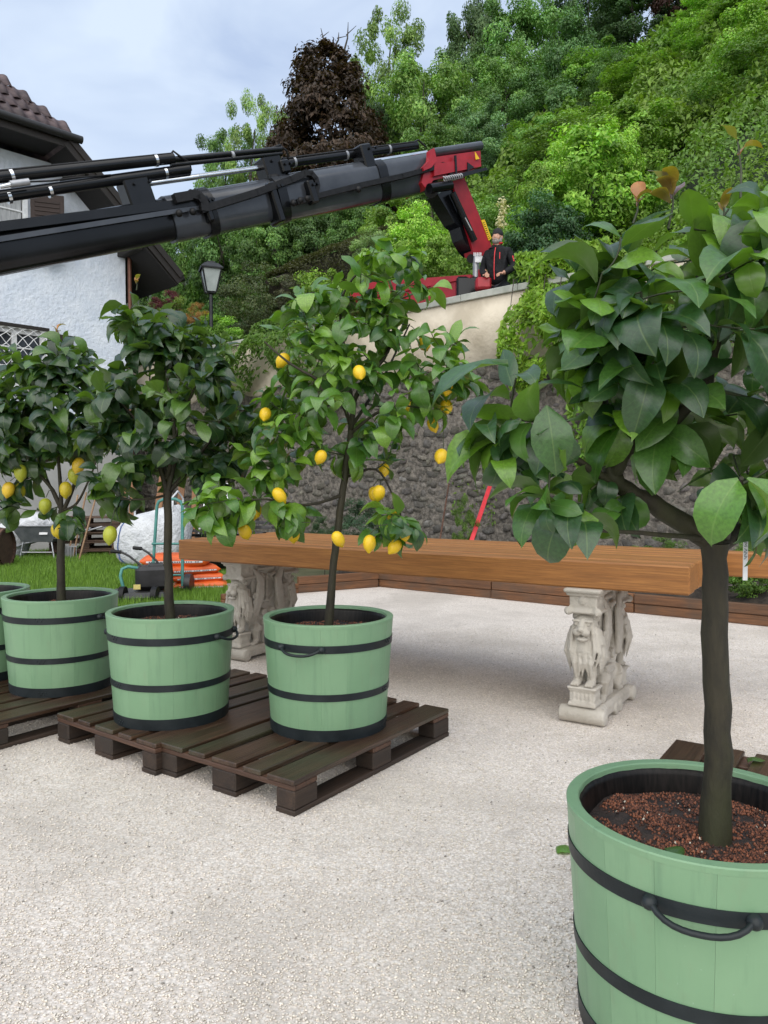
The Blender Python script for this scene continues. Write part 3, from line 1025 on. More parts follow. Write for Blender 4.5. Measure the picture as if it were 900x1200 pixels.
m_stone, nt, b = new_mat('cast_stone')
v = coords(nt, rnd=True)
c = ramp(nt, noise(nt, v, 4, 5), [(.3, (.40, .365, .31)), (.7, (.56, .525, .465))])
c = mixc(nt, c, (.22, .19, .155), ramp(nt, noise(nt, v, 16, 6, .7), [(.52, (0, 0, 0)), (.72, (.45, .45, .45))]))
nt.links.new(c, b.inputs['Base Color']); b.inputs['Roughness'].default_value = .85
nb = bump(nt, b, noise(nt, v, 90, 6, .7), .7, .006)
bump(nt, b, noise(nt, v, 28, 4, .6), .6, .012, nb)

def fuse(mb, name, vox=.006, smooth=2, disp=0.0):
    """voxel-fuse a collection of shapes into one carved body"""
    o = bpy.data.objects.new('tmp', mb.mesh('tmp')); col.objects.link(o)
    md = o.modifiers.new('r', 'REMESH'); md.mode = 'VOXEL'; md.voxel_size = vox; md.use_smooth_shade = True
    if smooth:
        ms = o.modifiers.new('s', 'SMOOTH'); ms.factor = .5; ms.iterations = smooth
    dg = bpy.context.evaluated_depsgraph_get()
    me = bpy.data.meshes.new_from_object(o.evaluated_get(dg)); me.name = name
    bpy.data.objects.remove(o)
    me.polygons.foreach_set('use_smooth', [True] * len(me.polygons))
    return me

# local frame of a support: x along the table (thickness), y across it (0 = our side), z up
SL = .68
def lion_shapes():
    mb = MB()
    # chest, neck, belly and haunch
    mb.tube([(0, .105, .30), (0, .085, .40), (0, .095, .47), (0, .105, .53)], [.062, .078, .078, .066], 14)
    mb.ell((0, .075, .40), (.070, .055, .085))
    mb.tube([(0, .11, .38), (0, .19, .32), (0, .235, .24), (0, .235, .17)], [.07, .062, .055, .05], 12)
    mb.ell((0, .225, .20), (.072, .062, .075))
    # forelegs with paws
    for s in (-1, 1):
        mb.tube([(s * .038, .085, .37), (s * .040, .070, .31), (s * .038, .066, .25), (s * .038, .062, .222)], [.036, .030, .025, .027], 10)
        mb.ell((s * .039, .040, .219), (.028, .036, .019))
        for k in (-1, 0, 1):
            mb.ell((s * .039 + k * .016, .012, .214), (.009, .014, .011), n=8, m=6)
        # hind leg
        mb.tube([(s * .055, .225, .22), (s * .062, .185, .20), (s * .060, .20, .13), (s * .060, .175, .105)], [.045, .04, .026, .026], 10)
        mb.ell((s * .060, .155, .103), (.027, .040, .018))
        # eyes, brows, ears
        mb.ell((s * .034, .010, .547), (.012, .010, .009), n=8, m=6)
        mb.ell((s * .034, .012, .565), (.026, .016, .009), n=8, m=6)
        mb.ell((s * .062, .085, .578), (.018, .014, .020), n=8, m=6)
        mb.ell((s * .022, -.004, .506), (.026, .024, .022), n=12, m=8)     # muzzle cheeks
    # head
    mb.ell((0, .070, .535), (.070, .066, .066))
    mb.ell((0, .020, .520), (.036, .040, .034))
    mb.tube([(0, .025, .570), (0, -.012, .528)], [.018, .022], 8)            # nose ridge
    mb.ell((0, -.026, .522), (.021, .012, .012), n=8, m=6)
    mb.ell((0, .008, .467), (.034, .030, .014), n=12, m=8)                # lower jaw
    # mane locks falling over the chest and shoulders
    rr = random.Random(3)
    for k in range(17):
        a = -1.9 + 3.8 * k / 16
        for lv in range(2):
            r0 = .078 + .012 * lv
            top = Vector((math.sin(a) * r0, .082 - math.cos(a) * (r0 - .012), .56 - .035 * lv - .03 * abs(a)))
            if abs(a) < .6: top.z = .455 - .02 * lv; top.y = .030
            L = rr.uniform(.12, .17) + .05 * lv
            sw = rr.uniform(-.012, .012)
            p1 = top + Vector((math.sin(a) * .012 + sw, -.008, -L * .5)); p2 = top + Vector((math.sin(a) * -.006 - sw, .012, -L))
            mb.tube([top, p1, p2], [.011, .0125, .003], 6)
    return mb
def wing_shapes():
    mb = MB()
    for s in (-1, 1):
        # shoulder mass then feathers sweeping up to the capital
        for k in range(7):
            f = k / 6
            p0 = Vector((s * (.062 + .004 * (k % 2)), .155 + .05 * f, .335 - .02 * f))
            p1 = Vector((s * (.078), .195 + .06 * f, .45 + .02 * f))
            p2 = Vector((s * (.074), .215 + .045 * f, .57 + .015 * f))
            p3 = Vector((s * (.066), .165 + .035 * f, .665 - .01 * f)); p4 = Vector((s * .06, .125 + .03 * f, .69 - .035 * f))
            mb.tube([p0, p1, p2, p3, p4], [.014, .017, .0155, .013, .006], 7)
        for k in range(14):                                        # covert feathers
            y = .14 + .012 * (k % 4) + rr.uniform(-.004, .004); z = .32 + .012 * k
            mb.ell((s * .072, y + .02, z), (.011, .014, .018), n=8, m=5)
        mb.ell((s * .05, .19, .345), (.032, .045, .045))
    mb.box((0, .20, .52), (.10, .07, .38))
    return mb
ME_LION = fuse(lion_shapes(), 'lion', .004, 1); ME_LION.materials.append(m_stone)
ME_WING = fuse(wing_shapes(), 'wing', .004, 1); ME_WING.materials.append(m_stone)
def base_shapes():
    mb = MB()
    for x in (-1, 1): pass
    mb.box((0, SL / 2, .052), (.215, SL - .02, .06), None, .006)
    mb.box((0, SL / 2, .086), (.190, SL - .06, .018), None, .004)
    for y in (.035, SL - .035):
        mb.tube([(-.125, y, .046), (.125, y, .046)], .046, 18)
        for s in (-1, 1): mb.lathe([(0, .008), (.012, .008), (.02, .002), (.030, .006), (.038, 0)], 14, (s * .125, y, .046), axis=Matrix.Rotation(s * math.pi / 2, 3, 'Y'))
    for y in (.30, .38):
        mb.tube([(-.118, y, .03), (.118, y, .03)], .034, 14)
    mb.box((0, SL / 2, .03), (.236, .09, .05), None, .01)
    return mb
def ped_shapes():
    mb = MB()
    mb.box((0, .068, .105), (.155, .125, .022), None, .004)
    mb.box((0, .068, .150), (.138, .108, .085), None, .003)
    mb.box((0, .066, .196), (.162, .132, .016), None, .005)
    mb.box((0, .066, .184), (.150, .120, .010), None, .002)
    for s in (-1, 1):
        for k in range(5): mb.ell((s * .07, .03 + .018 * k, .152), (.005, .006, .030), n=8, m=6)
    for k in range(5):
        mb.ell((-.045 + .0225 * k, .0135, .152), (.0075, .006, .030), n=8, m=6)
    mb.tube([(-.055, .012, .122), (.055, .012, .122)], .005, 6); mb.tube([(-.055, .012, .182), (.055, .012, .182)], .005, 6)
    return mb
def cap_shapes():
    mb = MB()
    mb.box((0, .085, .728), (.205, .190, .024), None, .006)
    mb.box((0, .088, .708), (.180, .165, .018), None, .004)
    mb.box((0, .09, .672), (.152, .140, .060), None, .003)
    mb.box((0, .09, .632), (.150, .138, .018), None, .003)
    mb.box((0, .09, .612), (.185, .165, .022), None, .008)
    mb.lathe([(0, .012), (.007, .011), (.010, .006), (.018, .010), (.024, .0)], 14, (0, .02, .674), axis=Matrix.Rotation(math.pi / 2, 3, 'X'))
    for s in (-1, 1):
        mb.lathe([(0, .012), (.007, .011), (.010, .006), (.018, .010), (.024, .0)], 14, (s * .076, .09, .674), axis=Matrix.Rotation(s * math.pi / 2, 3, 'Y'))
        mb.ell((s * .08, .02, .615), (.026, .022, .024), n=10, m=6); mb.ell((s * .08, .02, .605), (.012, .030, .014), n=8, m=6)
    mb.tube([(-.06, .10, .60), (.06, .10, .60)], .05, 12)
    return mb
def panel_shapes():
    mb = MB()
    mb.box((0, SL / 2, .40), (.060, .36, .66), None, .01)
    mb.box((0, SL / 2, .715), (.13, .40, .05), None, .01)
    mb.box((0, SL / 2, .66), (.10, .20, .03), None, .008)
    mb.box((0, SL / 2, .16), (.13, .13, .14), None, .008)
    mb.box((0, SL / 2, .238), (.15, .15, .018), None, .006); mb.box((0, SL / 2, .262), (.13, .13, .022), None, .006)
    mb.tube([(-.07, SL / 2 - .05, .33), (.07, SL / 2 - .05, .33)], .03, 12); mb.tube([(-.07, SL / 2 + .05, .33), (.07, SL / 2 + .05, .33)], .03, 12)
    for s in (-1, 1):
        for q in (-1, 1):
            pts = [(s * .04, SL / 2 + q * (.02 + .10 * math.sin(t)), .40 + .22 * t / 3.1) for t in np.linspace(0, 3.1, 9)]
            mb.tube(pts, .012, 7)
        for k in range(6): mb.ell((s * .045, SL / 2, .42 + .035 * k), (.014, .022 - .002 * k, .022), n=8, m=6)
        for q in (-1, 1):
            mb.tube([(s * .05, SL / 2 + q * .03, .60), (s * .055, SL / 2 + q * .08, .625), (s * .055, SL / 2 + q * .105, .600), (s * .05, SL / 2 + q * .085, .58)], [.016, .017, .014, .008], 7)
    return mb
ME_BASE = fuse(base_shapes(), 'base', .006, 1); ME_PED = fuse(ped_shapes(), 'pedestal', .005, 1)
ME_CAP = fuse(cap_shapes(), 'capital', .005, 1); ME_PAN = fuse(panel_shapes(), 'panel', .006, 1)
for m_ in (ME_BASE, ME_PED, ME_CAP, ME_PAN): m_.materials.append(m_stone)
def support(fl, fr, label):
    """fl, fr: ground points of the left and right front base corners"""
    c0 = (fl + fr) / 2; c0.z = 0
    rel = c0 - t_c
    lx, ly = rel.dot(t_dir), rel.dot(w_dir)
    s = bpy.data.objects.new('lion_support', None); col.objects.link(s); s.parent = table; s.location = (lx, ly, 0); s['label'] = label
    link_obj('base', ME_BASE, s); link_obj('panel', ME_PAN, s)
    for q in (0, 1):
        for nm, me in (('pedestal', ME_PED), ('lion', ME_LION), ('wing', ME_WING), ('capital', ME_CAP)):
            o = link_obj(nm, me, s)
            if q: o.location = (0, SL, 0); o.rotation_euler = (0, 0, math.pi)
    return s
support(G(662, 843), G(700, 856), 'carved stone support with winged lions near the free end')
support(G(258, 773), G(286, 775), 'carved stone support with winged lions behind the tubs')
# ================================================================== citrus trees
def leaf_mat(name, per_object):
    m, nt, b = new_mat(name)
    if per_object:
        oi = nt.nodes.new('ShaderNodeObjectInfo'); basec = oi.outputs['Color']
    else:
        basec = node(nt, 'ShaderNodeVertexColor', layer_name='Col').outputs['Color']
    uv = nt.nodes.new('ShaderNodeUVMap'); uv.uv_map = 'UVMap'
    sp = nt.nodes.new('ShaderNodeSeparateXYZ'); nt.links.new(uv.outputs['UV'], sp.inputs['Vector'])
    def math_(op, a, b_=None):
        n = nt.nodes.new('ShaderNodeMath'); n.operation = op
        for i, q in enumerate((a, b_)):
            if q is None: continue
            if isinstance(q, (int, float)): n.inputs[i].default_value = q
            else: nt.links.new(q, n.inputs[i])
        return n.outputs[0]
    ax = math_('ABSOLUTE', math_('SUBTRACT', sp.outputs['X'], .5))
    # midrib and side veins
    mid = ramp(nt, ax, [(.0, (1, 1, 1)), (.028, (0, 0, 0))])
    ph = math_('SUBTRACT', math_('MULTIPLY', sp.outputs['Y'], 9.0), math_('MULTIPLY', ax, 5.0))
    fr = math_('ABSOLUTE', math_('SUBTRACT', math_('FRACT', ph), .5))
    vein = ramp(nt, fr, [(.0, (1, 1, 1)), (.09, (0, 0, 0))])
    vfac = math_('MAXIMUM', math_('MULTIPLY', mid, .42), math_('MULTIPLY', vein, .09))
    v = coords(nt, rnd=per_object)
    blot = ramp(nt, noise(nt, v, 22, 4), [(.35, (.80, .80, .80)), (.65, (1.15, 1.15, 1.15))])
    c = mixc(nt, basec, blot, 1.0, 'MULTIPLY')
    hi = mixc(nt, basec, (.34, .46, .16), .5)
    c = mixc(nt, c, hi, vfac)
    # underside: paler and dull
    ge = nt.nodes.new('ShaderNodeNewGeometry')
    und = mixc(nt, c, (.13, .20, .055), .55)
    c = mixc(nt, c, und, ge.outputs['Backfacing'])
    nt.links.new(c, b.inputs['Base Color'])
    rg = nt.nodes.new('ShaderNodeMapRange'); nt.links.new(noise(nt, v, 12, 3), rg.inputs['Value'])
    rg.inputs['To Min'].default_value = .26; rg.inputs['To Max'].default_value = .46
    nt.links.new(rg.outputs[0], b.inputs['Roughness'])
    b.inputs['Specular IOR Level'].default_value = .6
    b.inputs['Coat Weight'].default_value = .42; b.inputs['Coat Roughness'].default_value = .28; b.inputs['Coat IOR'].default_value = 1.55
    hgt = mixc(nt, vfac, noise(nt, v, 40, 3), .35)
    bump(nt, b, hgt, .45, -.003)
    tr = nt.nodes.new('ShaderNodeBsdfTranslucent')
    tc = mixc(nt, c, (1.6, 1.9, .35), 1.0, 'MULTIPLY'); nt.links.new(tc, tr.inputs['Color'])
    mx = nt.nodes.new('ShaderNodeMixShader'); mx.inputs['Fac'].default_value = .30
    out = nt.nodes['Material Output']
    nt.links.new(b.outputs['BSDF'], mx.inputs[1]); nt.links.new(tr.outputs['BSDF'], mx.inputs[2])
    nt.links.new(mx.outputs['Shader'], out.inputs['Surface'])
    return m
m_leaf_o = leaf_mat('citrus_leaf', True)
m_leaf_v = leaf_mat('citrus_foliage', False)

def leaf_variant(seed):
    """unit leaf: base at the origin, along +y, up +z; 4 x 6 quads"""
    r = random.Random(seed)
    NA, NC = 6, 4
    wid = r.uniform(.42, .62); bend = r.uniform(.2, 2.1); fold = r.uniform(.0, .55); cup = r.uniform(-.5, .35)
    wav = r.uniform(.01, .06); ph = r.uniform(0, 6); twist = r.uniform(-.5, .5); tipx = r.uniform(-.05, .05)
    prof = [.0, .66, .97, 1.0, .88, .56, .0]
    vs, uv, fs = [], [], []
    y = z = 0.0; ang = .25
    for j in range(NA + 1):
        t = j / NA
        w = wid / 2 * prof[j]
        if j == NA: w = .004
        if j == 0: w = .012
        for k in range(NC + 1):
            q = (k / NC - .5) * 2
            x = q * w
            up = abs(q) * w * math.tan(fold) + cup * q * q * w + wav * math.sin(ph + t * 9 + q * 1.5) * abs(q)
            tw = twist * t
            xx = x * math.cos(tw) - up * math.sin(tw); zz = x * math.sin(tw) + up * math.cos(tw)
            vs.append((xx + tipx * t * t, y - zz * math.sin(ang) * 0, z + zz * 1.0)); uv.append((q * w / wid + .5, t))
        ang -= bend / NA * (1.3 if j > 1 else .5)
        y += math.cos(ang) / NA; z += math.sin(ang) / NA
    for j in range(NA):
        for k in range(NC):
            a = j * (NC + 1) + k
            fs.append((a, a + 1, a + NC + 2, a + NC + 1))
    vs = np.array(vs); uv = np.array(uv); fs = np.array(fs)
    return vs, uv, fs
LEAFS = [leaf_variant(i) for i in range(24)]
def leaf_obj_mesh(vs, uv, fs, cols=None, name='leaf'):
    me = np_mesh(name, vs, fs, cols, smooth=True)
    l = me.uv_layers.new(name='UVMap')
    l.data.foreach_set('uv', np.ascontiguousarray(uv[fs.ravel()], dtype=np.float32).ravel())
    return me
LEAF_ME = []
for vs, uv, fs in LEAFS:
    me = leaf_obj_mesh(vs, uv, fs); me.materials.append(m_leaf_o); LEAF_ME.append(me)

def bark_mat(name, a, c_, moss):
    m, nt, b = new_mat(name)
    v = coords(nt, (1, 1, .35))
    c = ramp(nt, noise(nt, v, 28, 6, .65), [(.3, a), (.7, c_)])
    c = mixc(nt, c, moss, ramp(nt, noise(nt, v, 7, 4), [(.45, (0, 0, 0)), (.68, (.8, .8, .8))]))
    nt.links.new(c, b.inputs['Base Color']); b.inputs['Roughness'].default_value = .7
    bump(nt, b, noise(nt, v, 60, 6, .7), .6, .006)
    return m
m_bark = bark_mat('citrus_bark', (.012, .010, .005), (.038, .031, .015), (.028, .033, .008))
m_twig = pmat('citrus_twig', (.020, .030, .012), (.055, .065, .028), 20, .6)
m_lemon, nt, b = new_mat('lemon_peel')
oi = nt.nodes.new('ShaderNodeObjectInfo')
v = coords(nt, rnd=True)
c = mixc(nt, oi.outputs['Color'], ramp(nt, noise(nt, v, 6, 3), [(.3, (.86, .84, .7)), (.7, (1.05, 1.03, 1.0))]), 1.0, 'MULTIPLY')
nt.links.new(c, b.inputs['Base Color']); b.inputs['Roughness'].default_value = .38
b.inputs['Subsurface Weight'].default_value = .12; b.inputs['Subsurface Radius'].default_value = (.01, .006, .002)
bump(nt, b, noise(nt, coords(nt, rnd=True), 120, 2), .35, .002)
ME_LEMON = MB().lathe([(0, -.066), (.006, -.064), (.010, -.058), (.017, -.050), (.029, -.036), (.035, -.016), (.036, .004), (.032, .024), (.023, .038), (.011, .046), (.004, .048), (0, .047)], 20).mesh('lemon')
ME_LEMON.materials.append(m_lemon)

def frame(y, up):
    y = y.normalized(); z = up - y * up.dot(y)
    if z.length < 1e-4: z = Vector((1, 0, 0)) - y * y.x
    z.normalize(); x = y.cross(z)
    return Matrix((x, y, z)).transposed()

YEL, GRN = (.80, .545, .022), (.36, .40, .035)
def citrus(label, tubloc, trunk, tr_r, limbs, blobs, ntips, seed, leaf_len, pal, nper=(6, 9), lemons=(), shoots=(), gnarl=.02, name='lemon_tree', extra_leaves=(), up_bias=.25):
    """trunk / limbs: world points; blobs: (centre, radii, weight) crown volumes"""
    rr = random.Random(seed)
    base_ = Vector((tubloc[0], tubloc[1], tubloc[2] + SOILZ))
    t = thing(name, label, 'lemon tree', base_)
    tp = [Vector(p) for p in trunk]
    pts = []; rads = []
    NT = 14
    for i in range(NT + 1):
        f = i / NT * (len(tp) - 1); k = min(int(f), len(tp) - 2); p = tp[k].lerp(tp[k + 1], f - k)
        pts.append(p + Vector((rr.uniform(-1, 1), rr.uniform(-1, 1), 0)) * tr_r * .12)
        rads.append(tr_r * (1.22 - .22 * min(1, i / 3) if i < 3 else 1.0 - .14 * i / NT + rr.uniform(-.04, .04)))
    rads[-1] = tr_r * 1.02
    MB().tube(pts, rads, 14).build('trunk', m_bark, t, True)
    nodes = []                                   # (point, radius)
    fork = pts[-1]
    for lp, r0, r1 in limbs:
        lp = [Vector(p) for p in lp]
        P_ = []
        n = max(5, 4 * (len(lp) - 1))
        for i in range(n + 1):                   # catmull-rom
            f = i / n * (len(lp) - 1); k = min(int(f), len(lp) - 2); u = f - k
            a = lp[max(k - 1, 0)]; b_ = lp[k]; c_ = lp[k + 1]; d_ = lp[min(k + 2, len(lp) - 1)]
            p = .5 * ((2 * b_) + (c_ - a) * u + (2 * a - 5 * b_ + 4 * c_ - d_) * u * u + (3 * b_ - a - 3 * c_ + d_) * u ** 3)
            P_.append(p + Vector((rr.gauss(0, 1), rr.gauss(0, 1), rr.gauss(0, 1))) * r0 * .1)
        R_ = [r0 + (r1 - r0) * i / n for i in range(n + 1)]
        MB().tube(P_, R_, 10).build('branch', m_bark, t, True)
        for p, q in list(zip(P_, R_))[1:]: nodes.append((p, q))
    # twig tips in the crown volumes
    tips = []
    tot = sum(b_[2] for b_ in blobs)
    tries = 0
    while len(tips) < ntips and tries < 20000:
        tries += 1
        x = rr.random() * tot
        for c_, rd, w in blobs:
            x -= w
            if x <= 0: break
        d = Vector((rr.gauss(0, 1), rr.gauss(0, 1), rr.gauss(0, 1))).normalized()
        f = rr.uniform(.35, 1) ** .5
        p = Vector(c_) + Vector((d.x * rd[0], d.y * rd[1], d.z * rd[2])) * f
        if all((p - q).length > leaf_len * .42 for q in tips): tips.append(p)
    tips.sort(key=lambda p: min((p - n_[0]).length for n_ in nodes))
    twigs = []
    tm = MB()
    for tip in tips:
        best = min(nodes, key=lambda n_: (n_[0] - tip).length + (.25 if n_[0].z > tip.z + .05 else 0) - n_[1] * 4)
        p0, r0 = best
        d = tip - p0
        mid = p0 + d * .5 + Vector((0, 0, -.06 * d.length)) + Vector((rr.gauss(0, 1), rr.gauss(0, 1), rr.gauss(0, 1))) * d.length * .08
        P_ = []
        for i in range(6):
            u = i / 5
            P_.append(p0 * (1 - u) ** 2 + mid * 2 * u * (1 - u) + tip * u * u)
        rs = min(r0 * .75, .0065 if d.length > .2 else .0045)
        R_ = [rs + (.0022 - rs) * i / 5 for i in range(6)]
        tm.tube(P_, R_, 6, cap=False)
        for p, q in list(zip(P_, R_))[2:]: nodes.append((p, q))
        twigs.append(P_)
    leaves = []                                  # (pos, dir, up, length, colour)
    def colour():
        x = rr.random()
        for w, c0, c1 in pal:
            if x < w: break
            x -= w
        u = rr.random()
        return tuple(a + (b_ - a) * u for a, b_ in zip(c0, c1))
    ctr = sum((Vector(b_[0]) * b_[2] for b_ in blobs), Vector()) / tot
    for P_ in twigs:
        n = rr.randint(*nper); a0 = rr.random() * 6.28
        tw = (P_[-1] - P_[-2]).normalized()
        colr = colour()
        for k in range(n):
            u = 1 - .16 * k * rr.uniform(.8, 1.2) * (leaf_len / .13)
            L = (P_[-1] - P_[0]).length
            back = min(.9, k * .022 / max(L, .03))
            q = 1 - back; f = q * 5; i = min(int(f), 4)
            p = P_[i].lerp(P_[i + 1], f - i)
            dd = (P_[i + 1] - P_[i]).normalized()
            s1 = dd.orthogonal().normalized(); s2 = dd.cross(s1)
            an = a0 + k * 2.4
            rad_ = s1 * math.cos(an) + s2 * math.sin(an)
            if rad_.z > .5 and k > 1: rad_.z *= .5
            out = (p - ctr); out.z *= .4
            out = out.normalized() if out.length > 1e-5 else Vector((0, 0, 1))
            ld_ = dd * (.55 if k else 1.2) + rad_ * .95 + out * .35 + Vector((0, 0, rr.uniform(-.95, .25)))
            upv = Vector((0, 0, 1)) + out * up_bias + Vector((rr.gauss(0, .42), rr.gauss(0, .42) - .22, 0))
            ll = leaf_len * rr.uniform(.58, 1.22) * (.72 if k == 0 else 1)
            c_ = colr if rr.random() < .6 else colour()
            leaves.append((p, ld_, upv, ll, c_))
    for sp_, sh, n, sl in shoots:                # reddish new shoots standing up: (base, height, leaves, leaf length)
        sp_ = Vector(sp_); top = sp_ + Vector((rr.uniform(-.01, .01), rr.uniform(-.01, .01), sh))
        tm.tube([sp_, sp_.lerp(top, .5) + Vector((.004, 0, 0)), top], [.0028, .0024, .0015], 6)
        for k in range(n):
            an = rr.random() * 6.28; f = 1 - .5 * k / max(1, n)
            c_ = rr.choice([(.42, .16, .03), (.36, .12, .035), (.26, .17, .22), (.20, .11, .12), (.33, .20, .05)])
            leaves.append((sp_.lerp(top, f), Vector((math.cos(an) * .6, math.sin(an) * .6, rr.uniform(.7, 1.5))), Vector((-math.cos(an), -math.sin(an), .3)), sl * rr.uniform(.7, 1.15), c_))
    for (p, d, u_, ll, c_) in extra_leaves: leaves.append((Vector(p), Vector(d), Vector(u_), ll, c_))
    tag(tm.build('twigs', m_twig, t, True), kind='stuff')
    # the leaves that show largest are objects, the rest one part
    leaves.sort(key=lambda l: ((l[0] - CAM).length) / l[3])
    for (p, d, u_, ll, c_) in leaves[:300]:
        o = link_obj('leaf', rr.choice(LEAF_ME), t)
        pet = d.normalized() * .008
        o.matrix_basis = Matrix.Translation(p + pet - base_) @ frame(d, u_).to_4x4() @ Matrix.Diagonal((ll, ll, ll, 1))
        o.color = (*c_, 1)
    rest = leaves[300:]
    if rest:
        V, U, F_, C_, cnt = [], [], [], [], 0
        for (p, d, u_, ll, c_) in rest:
            vs, uv, fs = LEAFS[rr.randrange(len(LEAFS))]
            M_ = np.array(frame(d, u_)) * ll
            V.append(vs @ M_.T + np.array(p - base_)); U.append(uv); F_.append(fs + cnt); cnt += len(vs)
            C_.append(np.tile(c_, (len(vs), 1)))
        me = leaf_obj_mesh(np.vstack(V), np.vstack(U), np.vstack(F_), np.vstack(C_), 'foliage')
        tag(link_obj('foliage', me, t, m_leaf_v), kind='stuff')
    st = MB()
    for p, c_, sc, tilt in lemons:
        p = Vector(p)
        o = link_obj('lemon', ME_LEMON, t)
        o.location = p - base_; o.rotation_euler = (rr.uniform(-1, 1) * tilt, rr.uniform(-1, 1) * tilt, rr.uniform(0, 6)); o.scale = (sc * .95, sc * .95, sc * rr.uniform(.78, .92))
        o.color = (*c_, 1)
        top = p + o.rotation_euler.to_matrix() @ Vector((0, 0, .046 * sc))
        nd = min(nodes, key=lambda n_: (n_[0] - top).length + (.1 if n_[0].z < top.z else 0))[0]
        st = MB(); st.tube([top, top.lerp(nd, .4) + Vector((0, 0, .02)), nd], [.0022, .002, .0022], 5).build('stalk', m_twig, t, True)
    return t

def px_list(lst):                                # (px, py, Y) -> points
    return [D(*q) for q in lst]
DARK = [(.60, (.013, .044, .016), (.026, .070, .023)), (.26, (.035, .085, .025), (.055, .115, .030)), (.12, (.07, .15, .025), (.10, .19, .035))]
MIDG = [(.28, (.030, .095, .020), (.045, .12, .026)), (.47, (.070, .18, .026), (.10, .225, .034)), (.25, (.15, .30, .030), (.20, .36, .045))]
HERO = [(.46, (.022, .070, .024), (.042, .108, .032)), (.34, (.055, .15, .026), (.085, .195, .034)), (.20, (.12, .26, .028), (.165, .315, .038))]

# ---- the big tree at the right
s1 = T1 + Vector((.018, -.03, SOILZ - .02))
Y1 = 1.80
citrus('large lemon tree with broad dark leaves, in the tub standing on gravel', T1,
       [s1] + px_list([(842, 900, Y1), (840, 800, Y1), (838, 700, Y1), (836, 636, Y1)]), .0325,
       [(px_list([(838, 640, Y1), (790, 605, Y1 - .02), (735, 575, Y1 - .04), (712, 548, Y1 - .05), (706, 500, Y1 - .02), (708, 470, Y1), (700, 380, Y1)]), .026, .010),
        (px_list([(718, 556, Y1 - .05), (735, 528, Y1 - .08), (785, 495, Y1 - .12), (825, 455, Y1 - .14), (838, 415, Y1 - .12), (850, 330, Y1 - .1)]), .019, .009),
        (px_list([(730, 572, Y1 - .04), (690, 548, Y1 - .08), (640, 515, Y1 - .12), (600, 500, Y1 - .14)]), .011, .004),
        (px_list([(735, 530, Y1 - .08), (736, 490, Y1 - .1), (745, 455, Y1 - .12), (738, 380, Y1 - .15)]), .010, .005),
        (px_list([(840, 640, Y1), (880, 618, Y1 + .05), (940, 590, Y1 + .12), (990, 540, Y1 + .15)]), .022, .010),
        (px_list([(838, 645, Y1), (870, 600, Y1 + .15), (890, 520, Y1 + .25), (880, 420, Y1 + .3)]), .018, .008),
        (px_list([(830, 632, Y1), (790, 628, Y1 - .1), (735, 624, Y1 - .16), (680, 622, Y1 - .2)]), .007, .003),
        (px_list([(850, 630, Y1), (860, 600, Y1 - .2), (870, 560, Y1 - .33)]), .010, .004)],
       [(D(815, 395, 1.72), (.30, .34, .25), 5), (D(752, 395, 1.66), (.13, .22, .15), 1.5), (D(880, 430, 1.75), (.30, .38, .36), 3.6), (D(600, 485, 1.62), (.085, .10, .10), .8),
        (D(635, 580, 1.6), (.085, .10, .07), 1.1), (D(715, 580, 1.66), (.09, .12, .05), .5), (D(860, 290, 1.62), (.16, .2, .10), 1.3), (D(725, 335, 1.6), (.10, .15, .10), 1.3),
        (D(900, 545, 1.62), (.10, .12, .10), 1.0)],
       106, 101, .140, HERO, (5, 7),
       shoots=[(D(783, 268, 1.6), .085, 5, .062), (D(868, 232, 1.55), .115, 2, .07), (D(742, 262, 1.62), .05, 3, .05), (D(845, 262, 1.7), .04, 3, .04)],
       extra_leaves=[(D(868, 558, 1.4), (-.55, -.25, -.62), (-.35, -.75, .65), .155, (.10, .235, .035)), (D(872, 556, 1.4), (.42, -.25, -.75), (.3, -.75, .6), .14, (.11, .25, .04)),
                     (D(600, 425, 1.55), (-1.0, -.1, -.25), (-.2, -.55, .9), .20, (.045, .12, .035)), (D(640, 470, 1.5), (.1, -.2, -1), (-.1, -1, .3), .15, (.05, .13, .03))])

